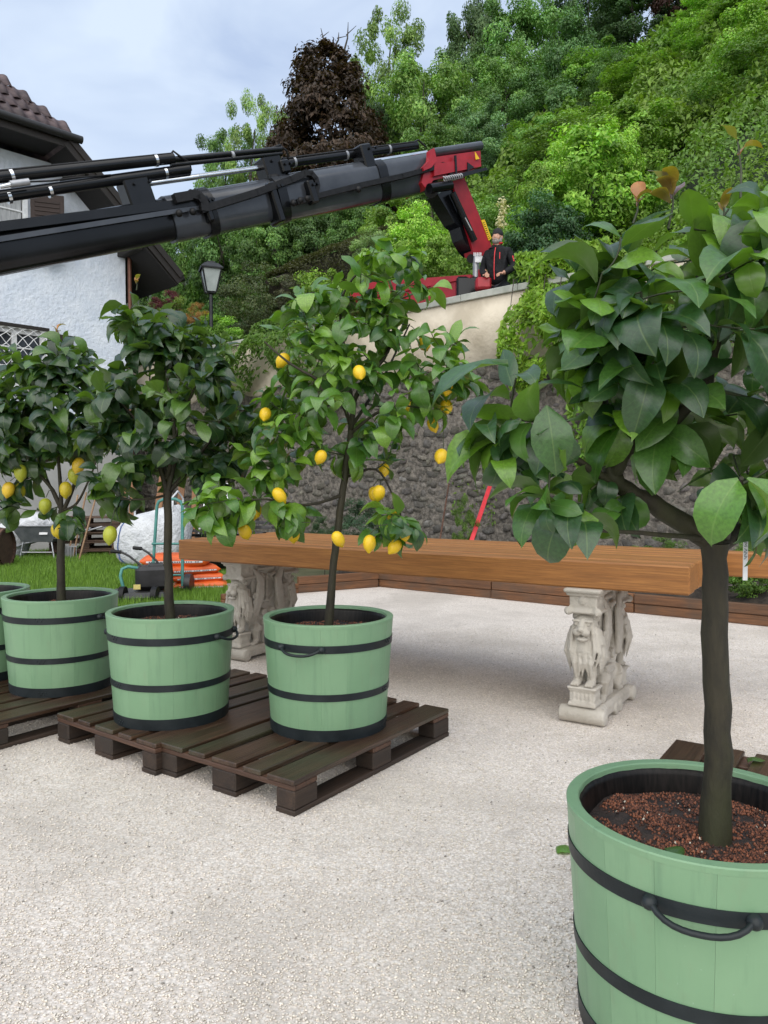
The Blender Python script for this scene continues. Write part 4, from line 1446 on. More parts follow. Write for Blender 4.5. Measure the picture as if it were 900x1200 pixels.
# ---- the fruiting one on the pallet
Y3 = 3.70
s3 = T3 + Vector((0, 0, SOILZ - .02))
lem3 = [(376, 535, -.22), (327, 580, -.2), (287, 622, -.15), (396, 631, -.25), (433, 636, -.2), (474, 625, -.15), (460, 605, -.05), (517, 534, -.12), (524, 454, -.15), (523, 476, -.05),
        (507, 497, .0), (421, 436, -.25), (332, 422, -.1), (311, 485, -.1), (444, 577, -.1), (317, 558, .05), (344, 626, -.1), (299, 598, -.1), (450, 550, .1), (463, 640, -.1), (438, 578, .06), (480, 475, .1), (497, 402, .05)]
citrus('bright green lemon tree hung with many ripe yellow lemons, in the pallet tub', T3,
       [s3] + px_list([(390, 665, Y3), (396, 620, Y3), (401, 580, Y3), (406, 545, Y3)]), .019,
       [(px_list([(405, 552, Y3), (411, 510, Y3), (414, 475, Y3), (425, 450, Y3 - .02), (455, 410, Y3), (470, 350, Y3 + .05)]), .017, .006),
        (px_list([(412, 505, Y3), (400, 470, Y3 - .1), (372, 445, Y3 - .2), (338, 425, Y3 - .2), (310, 400, Y3 - .2)]), .010, .004),
        (px_list([(411, 508, Y3), (440, 485, Y3 - .05), (480, 470, Y3 - .1), (520, 450, Y3 - .12)]), .009, .004),
        (px_list([(402, 580, Y3), (360, 592, Y3 - .1), (310, 585, Y3 - .2), (265, 590, Y3 - .25)]), .008, .003),
        (px_list([(404, 560, Y3), (440, 550, Y3 + .05), (460, 580, Y3 + .0), (470, 605, Y3 - .1)]), .007, .003),
        (px_list([(414, 480, Y3), (405, 420, Y3 + .1), (400, 350, Y3 + .1), (430, 310, Y3 + .05)]), .010, .004),
        (px_list([(412, 500, Y3), (450, 440, Y3 + .2), (480, 380, Y3 + .25)]), .009, .004)],
       [(D(395, 375, Y3), (.30, .30, .20), 3.6), (D(460, 330, Y3), (.20, .24, .16), 2.2), (D(395, 480, Y3), (.42, .36, .26), 4.2), (D(262, 588, Y3 - .25), (.13, .12, .12), 1.5), (D(330, 520, Y3), (.20, .25, .20), 1.4),
        (D(460, 615, Y3 - .1), (.12, .14, .09), 1.0), (D(512, 430, Y3 - .1), (.18, .2, .22), 2.0), (D(345, 605, Y3 - .1), (.14, .14, .06), .6)],
       172, 102, .130, MIDG, (5, 7), lemons=[(D(x, y, Y3 + d), (YEL if i != 15 else (.45, .45, .03)), .78 + .16 * ((i * 7) % 5) / 5, .6) for i, (x, y, d) in enumerate(lem3)], up_bias=.15)

# ---- the dense dark one
Y2 = 3.86
s2 = T2 + Vector((-.005, 0, SOILZ - .02))
citrus('dense dark green lemon tree without fruit, between the fruiting trees', T2,
       [s2] + px_list([(197, 660, Y2), (197, 615, Y2), (196, 575, Y2)]), .0225,
       [(px_list([(196, 580, Y2), (185, 540, Y2), (165, 500, Y2), (140, 470, Y2)]), .014, .005),
        (px_list([(196, 580, Y2), (205, 530, Y2), (200, 470, Y2), (190, 400, Y2)]), .015, .006),
        (px_list([(197, 578, Y2), (225, 545, Y2 + .05), (255, 500, Y2 + .1), (270, 450, Y2 + .1)]), .013, .005),
        (px_list([(196, 560, Y2), (210, 500, Y2 - .2), (230, 450, Y2 - .3)]), .010, .004),
        (px_list([(196, 560, Y2), (180, 500, Y2 + .25), (175, 430, Y2 + .3)]), .010, .004),
        (px_list([(196, 580, Y2), (170, 585, Y2 - .1), (140, 585, Y2 - .15)]), .007, .003)],
       [(D(208, 480, Y2), (.44, .39, .36), 7), (D(185, 395, Y2), (.22, .22, .14), 1.6), (D(140, 560, Y2), (.12, .2, .14), 1), (D(128, 480, Y2), (.1, .2, .2), .9), (D(235, 410, Y2), (.16, .2, .10), .8), (D(170, 365, Y2), (.10, .12, .07), .6),
        (D(255, 545, Y2), (.1, .15, .1), .6)],
       132, 103, .140, DARK, (6, 8), lemons=[(D(129, 626, Y2 - .2), GRN, .95, .15)], shoots=[(D(160, 340, Y2), .05, 4, .05), (D(240, 378, Y2), .04, 3, .035)], up_bias=.35)
# ---- the one with greenish fruit
Y4 = 4.42
s4 = T4 + Vector((0, 0, SOILZ - .02))
lem4 = [(24, 553, GRN), (10, 573, (.72, .50, .04)), (24, 574, (.50, .46, .04)), (53, 592, GRN), (77, 573, (.55, .45, .03)), (67, 621, (.6, .47, .03)), (92, 545, (.6, .42, .03)), (87, 557, GRN)]
citrus('spreading dark lemon tree hung with greenish yellow lemons, before the house', T4,
       [s4] + px_list([(71, 660, Y4), (72, 620, Y4), (73, 598, Y4)]), .0235,
       [(px_list([(73, 602, Y4), (62, 575, Y4), (40, 550, Y4), (12, 530, Y4)]), .014, .005),
        (px_list([(73, 600, Y4), (70, 560, Y4), (66, 510, Y4), (60, 450, Y4)]), .013, .005),
        (px_list([(74, 598, Y4), (88, 565, Y4), (92, 530, Y4), (110, 490, Y4)]), .013, .005),
        (px_list([(74, 598, Y4), (90, 590, Y4 - .1), (105, 560, Y4 - .2), (120, 520, Y4 - .2)]), .009, .004),
        (px_list([(73, 600, Y4), (55, 560, Y4 + .2), (40, 500, Y4 + .25)]), .010, .004)],
       [(D(70, 480, Y4), (.38, .36, .30), 6), (D(15, 500, Y4), (.26, .3, .26), 2.6), (D(60, 420, Y4), (.28, .25, .13), 1.4), (D(112, 470, Y4), (.18, .22, .2), 1.6), (D(20, 585, Y4), (.13, .14, .10), .7), (D(82, 615, Y4 - .2), (.06, .06, .04), .25)],
       132, 104, .140, DARK, (6, 8), lemons=[(D(x, y, Y4 - .12 + .05 * (i % 3)), c_, 1.0, .2) for i, (x, y, c_) in enumerate(lem4)], shoots=[(D(67, 405, Y4), .09, 4, .06)], up_bias=.35)
# ---- the last of the row
Y5 = 4.66
s5 = T5 + Vector((0, 0, SOILZ - .02))
citrus('lemon tree at the end of the row, mostly beyond the picture edge', T5,
       [s5] + px_list([(-30, 640, Y5), (-30, 600, Y5)]), .0225,
       [(px_list([(-30, 605, Y5), (-15, 560, Y5), (0, 520, Y5)]), .012, .005), (px_list([(-30, 605, Y5), (-50, 560, Y5), (-60, 500, Y5)]), .012, .005), (px_list([(-30, 600, Y5), (-30, 540, Y5), (-25, 460, Y5)]), .012, .005)],
       [(D(-40, 480, Y5), (.36, .34, .33), 5)], 45, 105, .140, DARK, (6, 8), up_bias=.35)

# plant tag on the big tree, and fallen leaves
m_tag = plain('white_plastic_tag', (.72, .74, .76), .4)
m_ink = plain('blue_black_ink', (.01, .03, .06), .5)
tp = D(874, 623, 1.66)
pt_ = thing('plant_tag', 'white plastic strip tag with handwriting hanging from the big lemon tree', 'plant tag', tp)
MB().box(tp + Vector((0, 0, -.052)), (.0105, .0012, .108), None, .0004).build('strip', m_tag, pt_, True)
MB().box(tp + Vector((.004, 0, .004)), (.018, .0012, .006), Matrix.Rotation(.25, 3, 'Y'), .0004).build('loop', m_tag, pt_, True)
GLY = {'M': [(0, 0), (0, 1), (.5, .4), (1, 1), (1, 0)], 'A': [(0, 0), (.5, 1), (1, 0)], 'N': [(0, 0), (0, 1), (1, 0), (1, 1)]}
yy = -.024
for i, ch in enumerate('MANN'):                    # written sideways, reading downwards
    mb = MB(); h = .0062; w = .0075 if ch == 'M' else .0062
    g = [tp + Vector((h * (q[1] - .5), -.0011, yy - w * q[0])) for q in GLY[ch]]
    mb.tube(g, .00075, 5)
    mb.build('letter', m_ink, pt_, True)
    yy -= w + (.0055 if i == 0 else .0022)
def fallen(px, py, z, L, ang, c_, label):
    p = G(px, py, z)
    o = link_obj('fallen_leaf', LEAF_ME[2].copy(), None)
    o.location = p + Vector((0, 0, .006)); o.rotation_euler = (R(14), R(6), ang); o.scale = (L, L, L * .5); o.color = (*c_, 1)
    tag(o, label, 'leaf')
fallen(676, 998, 0, .115, R(84), (.12, .28, .04), 'fallen bright green leaf lying on the gravel beside the big tub')
fallen(676, 940, 0, .06, R(20), (.02, .06, .02), 'small dark fallen leaf on the gravel behind the big tub')
fallen(897, 893, .147, .11, R(75), (.05, .13, .02), 'fallen green leaf lying on the pallet behind the big tub')
fallen(778, 997, SOILZ + .004, .07, R(-120), (.05, .13, .02), 'fallen green leaf on the reddish granules in the big tub')
# ================================================================== trees, shrubs and climbers
def fol_mat(name, rough=.5, trans=.25):
    """object colour times per-leaf variation"""
    m, nt, b = new_mat(name)
    oi = nt.nodes.new('ShaderNodeObjectInfo')
    at = node(nt, 'ShaderNodeVertexColor', layer_name='Col')
    c = mixc(nt, oi.outputs['Color'], at.outputs['Color'], 1.0, 'MULTIPLY')
    nt.links.new(c, b.inputs['Base Color'])
    b.inputs['Roughness'].default_value = rough
    b.inputs['Specular IOR Level'].default_value = .35
    tr = nt.nodes.new('ShaderNodeBsdfTranslucent')
    nt.links.new(mixc(nt, c, (1.4, 1.6, .5), 1.0, 'MULTIPLY'), tr.inputs['Color'])
    mx = nt.nodes.new('ShaderNodeMixShader'); mx.inputs['Fac'].default_value = trans
    nt.links.new(b.outputs['BSDF'], mx.inputs[1]); nt.links.new(tr.outputs['BSDF'], mx.inputs[2])
    nt.links.new(mx.outputs['Shader'], nt.nodes['Material Output'].inputs['Surface'])
    return m
m_fol = fol_mat('foliage')
m_trunk = bark_mat('tree_bark', (.02, .016, .012), (.07, .055, .042), (.03, .035, .018))

def leaf_cloud(P, N, size, r, droop=.3, wid=.5, jit=.55):
    """folded two-triangle leaves at P facing about N -> verts, faces"""
    n = len(P)
    N = N + jit * r.standard_normal((n, 3)); N /= np.linalg.norm(N, axis=1, keepdims=True) + 1e-9
    d = r.standard_normal((n, 3)); d[:, 2] -= droop
    d -= N * (d * N).sum(1, keepdims=True); d /= np.linalg.norm(d, axis=1, keepdims=True) + 1e-9
    s = np.cross(d, N)
    L = (size * r.uniform(.65, 1.3, n))[:, None]
    b0 = P - d * L * .5; tip = P + d * L * .5 - N * L * .10
    lf = P + s * L * wid * .5 + N * L * .08 - d * L * .05; rt = P - s * L * wid * .5 + N * L * .08 - d * L * .05
    V = np.stack([b0, lf, tip, rt], 1).reshape(-1, 3)
    i = np.arange(n)[:, None] * 4
    F_ = np.concatenate([i + np.array([0, 1, 2]), i + np.array([0, 2, 3])], 1).reshape(-1, 3)
    return V, F_
def crown_mesh(name, seed, rad_, nclump, nleaf, size, clump_r, shape='round', wid=.5, lumps=None, droop=.3):
    """unit-ish crown: centre at the origin, radii rad_"""
    r = np.random.default_rng(seed)
    C_ = []
    while len(C_) < nclump:
        d = r.standard_normal(3); d /= np.linalg.norm(d)
        f = r.uniform(.25, 1) ** .45
        p = d * f
        if shape == 'cone':
            t = 1 - r.random() ** .62; a_ = r.random() * 6.283; k = (1.03 - t) ** .75 * r.uniform(.35, 1) ** .4
            p = np.array([math.cos(a_) * k, math.sin(a_) * k, 2 * t - 1])
        if shape == 'tall' and p[2] < -.2: p[:2] *= .75
        nz = mnoise.noise(Vector(p * 2.3 + seed)) 
        p = p * (1 + .28 * nz)
        if nz < -.38 and r.random() < .7: continue
        C_.append(p * np.array(rad_))
    C_ = np.array(C_)
    per = nleaf // nclump
    P = []; N = []; tone = []
    for c_ in C_:
        rc = clump_r * r.uniform(.6, 1.35)
        k = int(per * r.uniform(.7, 1.3))
        o = r.standard_normal((k, 3)); o /= np.linalg.norm(o, axis=1, keepdims=True)
        o *= (r.random((k, 1)) ** .4) * rc * np.array([1.15, 1.15, .72])
        p = c_ + o
        P.append(p)
        out = c_ / (np.linalg.norm(c_) + 1e-6)
        N.append(o / (rc + 1e-6) * .9 + out * .5 + np.array([0, 0, .75]))
        tone.append(np.full(k, r.uniform(.62, 1.32)))
    P = np.vstack(P); N = np.vstack(N); tone = np.concatenate(tone)
    V, F_ = leaf_cloud(P, N, size, r, droop, wid)
    tl = tone * r.uniform(.7, 1.35, len(tone))
    hue = r.uniform(-.12, .12, len(tone)); 
    cl = np.stack([tl * (1 + hue), tl, tl * (1 - hue)], -1)
    me = np_mesh(name, V, F_, np.repeat(cl, 4, 0)); me.materials.append(m_fol)
    return me
def trunk_mesh(seed, h, r0, spread, ntop):
    """trunk from the ground (0) to h, with limbs reaching into the crown"""
    rr = random.Random(seed); mb = MB()
    mb.tube([(0, 0, -.4), (rr.uniform(-.1, .1), rr.uniform(-.1, .1), h * .3), (rr.uniform(-.2, .2), rr.uniform(-.2, .2), h * .62), (rr.uniform(-.2, .2), 0, h)], [r0 * 1.25, r0, r0 * .7, r0 * .22], 9)
    for k in range(ntop):
        a = rr.random() * 6.28; z0 = h * rr.uniform(.3, .75); ln = spread * rr.uniform(.5, 1)
        mb.tube([(0, 0, z0), (math.cos(a) * ln * .5, math.sin(a) * ln * .5, z0 + ln * .45), (math.cos(a) * ln, math.sin(a) * ln, z0 + ln * .75)], [r0 * .45, r0 * .3, r0 * .1], 6)
    me = mb.mesh('trunk'); me.materials.append(m_trunk)
    return me
CR = {'round': [crown_mesh('crown', 31 + i, (1, 1, 1), 110, 30000, .060, .19, 'round') for i in range(3)],
      'tall': [crown_mesh('crown', 41 + i, (1, 1, 1), 85, 22000, .054, .17, 'tall') for i in range(2)],
      'cone': [crown_mesh('crown', 51, (1, 1, 1), 230, 30000, .07, .15, 'cone', .45, droop=.8)],
      'shrub': [crown_mesh('crown', 61 + i, (1, 1, 1), 75, 15000, .082, .22, 'round', .48) for i in range(3)],
      'fine': [crown_mesh('crown', 71 + i, (1, 1, 1), 70, 13000, .062, .20, 'round', .42) for i in range(2)]}
FB = 2.35                        # overall leaf tone
TRK = [trunk_mesh(i, 1.0, .035, .4, 7) for i in range(3)]
rg = random.Random(77)
def tree(px, ytop, Y, wpx, kind, colr, label, name='tree', cat='tree', ybot=None, depth=1.0, group=None, base_z=None, trunk=True, xy=None):
    """a tree or shrub whose crown top is at pixel (px, ytop), standing on the hillside at distance Y"""
    top = D(px, ytop, Y)
    zb = hill(top.x, top.y) if base_z is None else base_z
    rx = wpx / 2 * Y / 900
    if ybot is None: cb = zb + (top.z - zb) * (.22 if trunk else -.08)
    else: cb = D(px, ybot, Y).z
    rz = max(.2, (top.z - cb) / 2)
    t = thing(name, label, cat, (top.x, top.y, zb), 0, group)
    o = link_obj('crown', rg.choice(CR[kind]), t)
    o.location = (0, 0, top.z - rz - zb); o.scale = (rx, rx * depth, rz); o.rotation_euler = (0, 0, rg.uniform(0, 6.28))
    o.color = (*[c_ * FB * w_ * rg.uniform(.94, 1.06) for c_, w_ in zip(colr, (1.12, 1.05, .9))], 1)
    if trunk:
        k = link_obj('trunk', rg.choice(TRK), t); hh = top.z - zb - rz * .5
        k.scale = (max(rx, hh * .35),) * 2 + (hh,); k.rotation_euler = (0, 0, rg.uniform(0, 6))
    else:
        k = link_obj('stem', rg.choice(TRK), t); hh = max(.3, (top.z - zb) * .7); k.scale = (rx * .8, rx * .8, hh)
    return t
G_MID = (.050, .105, .028); G_DK = (.024, .055, .020); G_BR = (.095, .175, .030); G_PALE = (.085, .145, .055); G_BLUE = (.045, .095, .055); G_YEL = (.17, .26, .030); COPPER = (.020, .0125, .0095)

# -- trees along the skyline and on the slope
tree(385, 46, 34, 176, 'cone', COPPER, 'dark copper brown conical tree rising behind the crane boom', ybot=250)
cop = bpy.data.objects['tree']
for a_, e_ in (((378, 60), (376, 33)), ((402, 64), (408, 26)), ((392, 55), (397, 38)), ((366, 66), (360, 50))):
    q0, q1 = D(*a_, 34), D(*e_, 34)
    MB().tube([q0, q0.lerp(q1, .5) + Vector((.08, 0, 0)), q1], [.05, .035, .012], 5).build('dead_twig', m_trunk, cop, True)
    MB().tube([q0.lerp(q1, .6), q1 + Vector((.35, 0, -.15))], [.025, .01], 5).build('dead_twig', m_trunk, cop, True)
tree(298, 104, 39, 66, 'tall', (.10, .165, .05), 'slim pale green tree left of the copper brown tree')
tree(262, 150, 41, 70, 'tall', G_MID, 'green tree showing low between house roof and slim pale tree')
tree(330, 122, 43, 60, 'tall', (.07, .12, .035), 'small green tree squeezed beside the copper brown tree')
tree(458, -6, 40, 92, 'tall', (.075, .13, .038), 'tall loose topped green tree right of the copper tree')
tree(497, 55, 34, 112, 'round', (.075, .135, .040), 'broad mid green tree below the tall loose topped tree', ybot=215)
tree(440, 105, 36, 60, 'round', (.030, .060, .022), 'dark green tree filling the gap beside the copper tree', ybot=220)
tree(545, 45, 41, 84, 'round', (.035, .070, .024), 'deep green tree on the skyline behind the crane knuckle')
tree(560, 122, 31, 78, 'round', (.060, .120, .052), 'grey green tree just above the red crane knuckle', ybot=215)
tree(590, 62, 37, 92, 'round', (.055, .110, .030), 'rounded green tree upslope of the grey green tree')
tree(560, -22, 46, 76, 'round', (.030, .062, .024), 'dark skyline tree at the top of the wooded slope')
tree(618, 0, 42, 104, 'round', (.062, .118, .036), 'large light green tree high on the wooded slope', ybot=160)
tree(672, 30, 38, 104, 'round', (.040, .082, .030), 'dim green tree in the hollow of the slope', ybot=170)
tree(640, 88, 33, 96, 'round', (.045, .090, .034), 'green tree at the head of the climber covered slope', ybot=200)
tree(690, -45, 48, 100, 'round', (.028, .056, .024), 'dark tree standing on the crest in the middle')
tree(745, -30, 44, 110, 'round', (.026, .054, .022), 'very dark tree on the crest right of the middle')
tree(735, 60, 36, 90, 'round', (.030, .064, .025), 'dark green tree shading the top of the climbers', ybot=165)
tree(800, -60, 42, 90, 'tall', (.034, .020, .018), 'dark purple brown tree on the crest', ybot=40)
tree(850, -60, 40, 110, 'round', (.060, .115, .030), 'light green tree on the crest at the right')
tree(505, 150, 30, 80, 'shrub', (.055, .11, .03), 'low green tree peeping over the black boom', ybot=250)
# -- behind the boom at the left
tree(215, 232, 30, 84, 'round', (.055, .115, .028), 'green tree behind the boom beside the house eave', ybot=380)
tree(262, 235, 28, 80, 'round', (.040, .085, .024), 'green tree behind the boom above the lamp', ybot=380)
tree(318, 232, 27, 92, 'round', (.045, .092, .026), 'rounded green tree below the middle of the boom', ybot=360)
tree(372, 238, 27, 84, 'round', (.032, .066, .022), 'darker green tree below the boom near the hedge', ybot=350)
tree(425, 225, 26, 80, 'round', (.050, .10, .028), 'green tree below the boom near its thick end', ybot=330)
tree(180, 262, 26, 60, 'round', (.045, .095, .025), 'green tree tucked behind the house corner', ybot=400)
tree(470, 235, 24, 88, 'shrub', (.085, .155, .035), 'light green shrub mass below the crane knuckle', ybot=330)
# -- shrubs on and below the terrace
def shrub(px, ytop, Y, wpx, kind, colr, label, ybot=None, depth=1.0, base_z=None, name='shrub'):
    return tree(px, ytop, Y, wpx, kind, colr, label, name, 'shrub', ybot, depth, None, base_z, trunk=False)
shrub(300, 312, 19.5, 96, 'fine', (.040, .060, .028), 'dark small leaved shrub beside the lamp post', 410)
shrub(345, 318, 19.0, 60, 'fine', (.030, .036, .022), 'brownish dark shrub between hedge and lamp shrub', 400)
shrub(380, 318, 18.5, 74, 'shrub', (.105, .175, .032), 'bright green shrub below the clipped hedge', 410)
shrub(215, 352, 18.5, 66, 'fine', (.085, .130, .035), 'light green shrub at the foot of the lamp post', 430)
shrub(258, 372, 18.0, 70, 'shrub', (.105, .175, .035), 'bright low shrub growing over the wall below the lamp', 425)
shrub(196, 338, 21, 40, 'fine', (.055, .014, .022), 'purple leaved bush under the house eave', 385)
shrub(232, 355, 18.2, 30, 'fine', (.15, .08, .03), 'small reddish bush beside the lamp post', 392)
shrub(440, 262, 19, 62, 'fine', (.085, .125, .055), 'pale flowering shrub at the end of the clipped hedge', 330)
shrub(488, 248, 18.5, 76, 'shrub', (.115, .19, .035), 'bright green bush behind the red truck body', 345)
shrub(455, 285, 17.5, 70, 'fine', (.095, .15, .045), 'light fluffy shrub left of the red truck body', 350)
shrub(528, 262, 17.5, 62, 'shrub', (.075, .135, .030), 'green bush below the red crane arm', 345)
shrub(400, 352, 16.8, 64, 'shrub', (.09, .15, .03), 'leafy shrub spilling over the wall behind the fruiting tree', 405, base_z=3.6)
# -- around the man
shrub(640, 232, 14.6, 100, 'shrub', (.024, .055, .026), 'dark glossy bush right behind the crane driver', 345)
def maple(): 
    return shrub(690, 148, 16.5, 170, 'shrub', (.085, .160, .026), 'large bright yellow green bush above the crane driver', 300, .8)
maple()
shrub(645, 178, 16.2, 90, 'shrub', (.090, .165, .028), 'bright yellow green bush left of the large bright bush', 290, .8)
shrub(720, 150, 17.0, 70, 'shrub', (.095, .172, .028), 'bright yellow green bush topping the large bright bush', 260, .8)
# pale hanging blossom above the driver
pp = D(588, 250, 14.0)
r = np.random.default_rng(3)
ff = thing('flower_cluster', 'cream blossom spike hanging in the green above the driver', 'flowers', pp)
P = np.stack([r.normal(0, .04, 220), r.normal(0, .04, 220), r.uniform(-.26, .26, 220)], -1); P[:, 0] += .09 * P[:, 2]
V, F_ = leaf_cloud(P, P * 2 + np.array([0, -.5, .5]), .055, r, wid=.8)
me = np_mesh('blossom', V, F_, np.full((len(V), 3), 1.0)); me.materials.append(m_fol)
o = link_obj('blossom', me, ff); o.color = (.62, .58, .36, 1); tag(o, kind='stuff')
# yellow-green climber hanging over the wall top
def hanging(name, label, s0, s1, d0, d1, zf, n, size, colr, seed, wid=.42):
    r = np.random.default_rng(seed)
    s = r.uniform(s0, s1, n); t_ = r.random(n)
    d = np.where(t_ < .4, d0 + (-.12 - d0) * t_ / .4, -.12 + (d1 + .12) * np.sin((t_ - .4) / .6 * 3.0)) if n > 1000 else d0 + (d1 - d0) * t_
    z = np.array([zf(a, b_) for a, b_ in zip(s, t_)])
    nz = np.array([mnoise.noise(Vector((a * 2.1, b_ * 2.1, seed))) for a, b_ in zip(s, z)])
    d = d - (nz * .3 if n > 1000 else 0)
    keep = nz + r.normal(0, .25, n) > -.22
    s, d, z = s[keep], d[keep], z[keep]
    P = s[:, None] * np.array(A_W) + (W_D + d)[:, None] * np.array(N_W); P[:, 2] = z
    N_ = np.tile(-np.array(N_W) + np.array([0, 0, .7]), (len(P), 1))
    V, F_ = leaf_cloud(P, N_, size, r, 1.2, wid)
    tl = r.uniform(.6, 1.35, len(P)); cl = np.stack([tl * r.uniform(.9, 1.15, len(P)), tl, tl * .9], -1)
    c0 = Vector(P.mean(0)); c0.z = P[:, 2].min()
    me = np_mesh('foliage', V - np.array(c0), F_, np.repeat(cl, 4, 0)); me.materials.append(m_fol)
    t = thing(name, label, 'climber', c0)
    o = link_obj('foliage', me, t); o.color = (*colr, 1); tag(o, kind='stuff')
    for k in range(5 if n > 1000 else 0):
        a = s0 + (s1 - s0) * (k + .5) / 5
        mb = MB(); mb.tube([wpt(a, .25, W_TOP - .2), wpt(a + .1, -.12, W_TOP + .05), wpt(a + .15, -.16, W_TOP - .5)], [.012, .01, .005], 6).build('stem', m_trunk, t, True)
    return t
def s_at(px):                                   # wall coordinate seen at pixel column px
    k = (px - 450) / 900
    y = W_D / (N_W.x * k + N_W.y); p = Vector((k * y, y, 0)); return p.dot(A_W)
hanging('climber', 'yellow green climber tumbling over the wall top right of the driver', s_at(700), s_at(604), .5, -.45, lambda s, t: W_TOP + .18 + .25 * math.sin(3.14 * min(1, t / .4)) - max(0, t - .3) / .7 * (1.25 + .5 * math.sin(s * 2.3 + 1)), 4600, .15, (.19, .34, .040), 91)
hanging('climber', 'yellow green climber hanging down the stone behind the big lemon tree', s_at(900), s_at(672), .4, -.3, lambda s, t: W_TOP + .05 + (.12 + .22 * math.sin(s * 2.6)) * math.sin(3.14 * min(1, t / .4)) - max(0, t - .3) / .7 * (2.0 + .8 * math.sin(s * 1.7)), 6500, .15, (.14, .27, .036), 92)
hanging('climber', 'green ivy like climber hiding the parapet below the lamp', s_at(425), s_at(215), .6, -.5, lambda s, t: W_TOP + .10 + (.2 + .22 * math.sin(s * 1.9)) * math.sin(3.14 * min(1, t / .4)) - max(0, t - .3) / .7 * (1.25 + .45 * math.sin(s * 2.1)), 9500, .12, (.105, .20, .036), 95)
hanging('climber', 'sparse weeds growing from the joints of the rubble wall', s_at(580), s_at(528), .08, .02, lambda s, t: 2.2 - t * 1.5, 260, .07, (.10, .18, .03), 93)

# clipped brown-green hedge
hp0, hp1 = D(325, 318, 19.5), D(442, 270, 22.0)
hz0 = min(hill(hp0.x, hp0.y), hp0.z - 1)
hd_ = thing('hedge', 'clipped brownish green hedge running up the slope', 'hedge', (hp0 + hp1) / 2 - Vector((0, 0, 1)))
r = np.random.default_rng(17); n = 16000
u = r.random(n); vx_ = r.uniform(-1, 1, (n, 3)); ax = r.integers(0, 3, n)
dirh = np.array((hp1 - hp0)); 
perp = np.array(Vector(dirh).cross(Vector((0, 0, 1))).normalized())
yo = np.where(ax == 0, np.sign(vx_[:, 1]) * .45, vx_[:, 1] * .45); zo = np.where(ax == 0, vx_[:, 2] * .55, .5 + .06 * vx_[:, 2])
P = np.array(hp0) + u[:, None] * dirh + yo[:, None] * perp + np.stack([np.zeros(n), np.zeros(n), zo - .5], -1)
lump = np.array([mnoise.noise(Vector(p * 1.6)) for p in P]); P[:, 2] += .12 * lump
N_ = np.where((ax == 0)[:, None], perp * np.sign(vx_[:, 1])[:, None], np.array([0, 0, 1.0]))
V, F_ = leaf_cloud(P, N_, .075, r)
tl = r.uniform(.6, 1.35, n); cl = np.stack([tl, tl, tl], -1)
me = np_mesh('foliage', V - np.array(hd_.location), F_, np.repeat(cl, 4, 0)); me.materials.append(m_fol)
o = link_obj('foliage', me, hd_); o.color = (.070, .075, .030, 1); tag(o, kind='stuff')
MB().bar(hp0 - Vector((0, 0, .55)), hp1 - Vector((0, 0, .55)), .6, .75).build('branches', m_trunk, hd_, True)

# climbers and undergrowth covering the slope: one mass
def cover(name, label, smin, smax, dmin, dmax, n, size, thick, seed, tint, colr):
    r = np.random.default_rng(seed)
    s = r.uniform(smin, smax, n); d = dmin + (dmax - dmin) * r.random(n) ** 1.25
    P0 = s[:, None] * np.array(A_W) + (W_D + d)[:, None] * np.array(N_W)
    P = np.empty((n, 3)); N_ = np.empty((n, 3)); tl = np.empty(n); yl = np.empty(n)
    def hgt(x, y):
        return hill(x, y) + thick * (.55 + .9 * mnoise.noise(Vector((x * .55, y * .55, seed))) + .45 * mnoise.noise(Vector((x * 1.5, y * 1.5, seed + 5))) + .2 * mnoise.noise(Vector((x * 4, y * 4, seed))))
    for i in range(n):
        x, y = P0[i, 0], P0[i, 1]
        z = hgt(x, y); e = .25
        g = np.array([-(hgt(x + e, y) - z) / e, -(hgt(x, y + e) - z) / e, 1.0]); g /= np.linalg.norm(g)
        P[i] = (x, y, z - abs(r.normal(0, .3))) ; N_[i] = g + np.array([0, -.35, .25])
        yl[i] = mnoise.noise(Vector((x * .4, y * .4, z * .4 + 9))); tl[i] = 1 + .25 * mnoise.noise(Vector((x * 1.1, y * 1.1, 4)))
    sc = np.clip(np.linalg.norm(P - np.array(CAM), axis=1) / 18, .8, 2.0)
    V, F_ = leaf_cloud(P, N_, size * sc, r, .8, .5, .5)
    tl = tl * r.uniform(.65, 1.35, n)
    cl = np.stack([tl * (1 + .32 * yl), tl * (1 + .12 * yl), tl * (1 - .15 * yl)], -1)
    me = np_mesh(name, V, F_, np.repeat(cl, 4, 0)); me.materials.append(m_fol)
    o = link_obj(name, me); o.color = (*colr, 1)
    return tag(o, label, 'climbers', kind='stuff')
cover('climber_cover', 'mass of bright green climbers covering the steep slope above the wall', -2, 17, 2.6, 26, 130000, .12, 2.0, 5, None, (.150, .262, .040))
rb = random.Random(55)
for i in range(26):                             # bushes rising out of the climbers
    px = rb.uniform(600, 930); Y = rb.uniform(16, 34)
    x = (px - 450) / 900 * Y
    zg = hill(x, Y); hh = rb.uniform(1.4, 2.8)
    yt = 570 - (zg + hh - CAM_H) / Y * 900
    if px < 700 and Y < 19: continue
    c_ = rb.choice([(.075, .145, .026), (.055, .11, .024), (.085, .16, .028), (.06, .115, .032), (.042, .088, .026)])
    tree(px, yt, Y, rb.uniform(2.2, 4.2) * 900 / Y, rb.choice(['shrub', 'round', 'fine']), c_, 'leafy green bush growing out of the climber covered slope', 'slope_bush', 'bush', None, 1.0, 'bushes on the climber covered slope', None, False)
cover('undergrowth', 'dark green undergrowth beneath the trees of the wooded slope', 15, 46, 2.6, 34, 45000, .2, .9, 8, None, (.095, .165, .042))

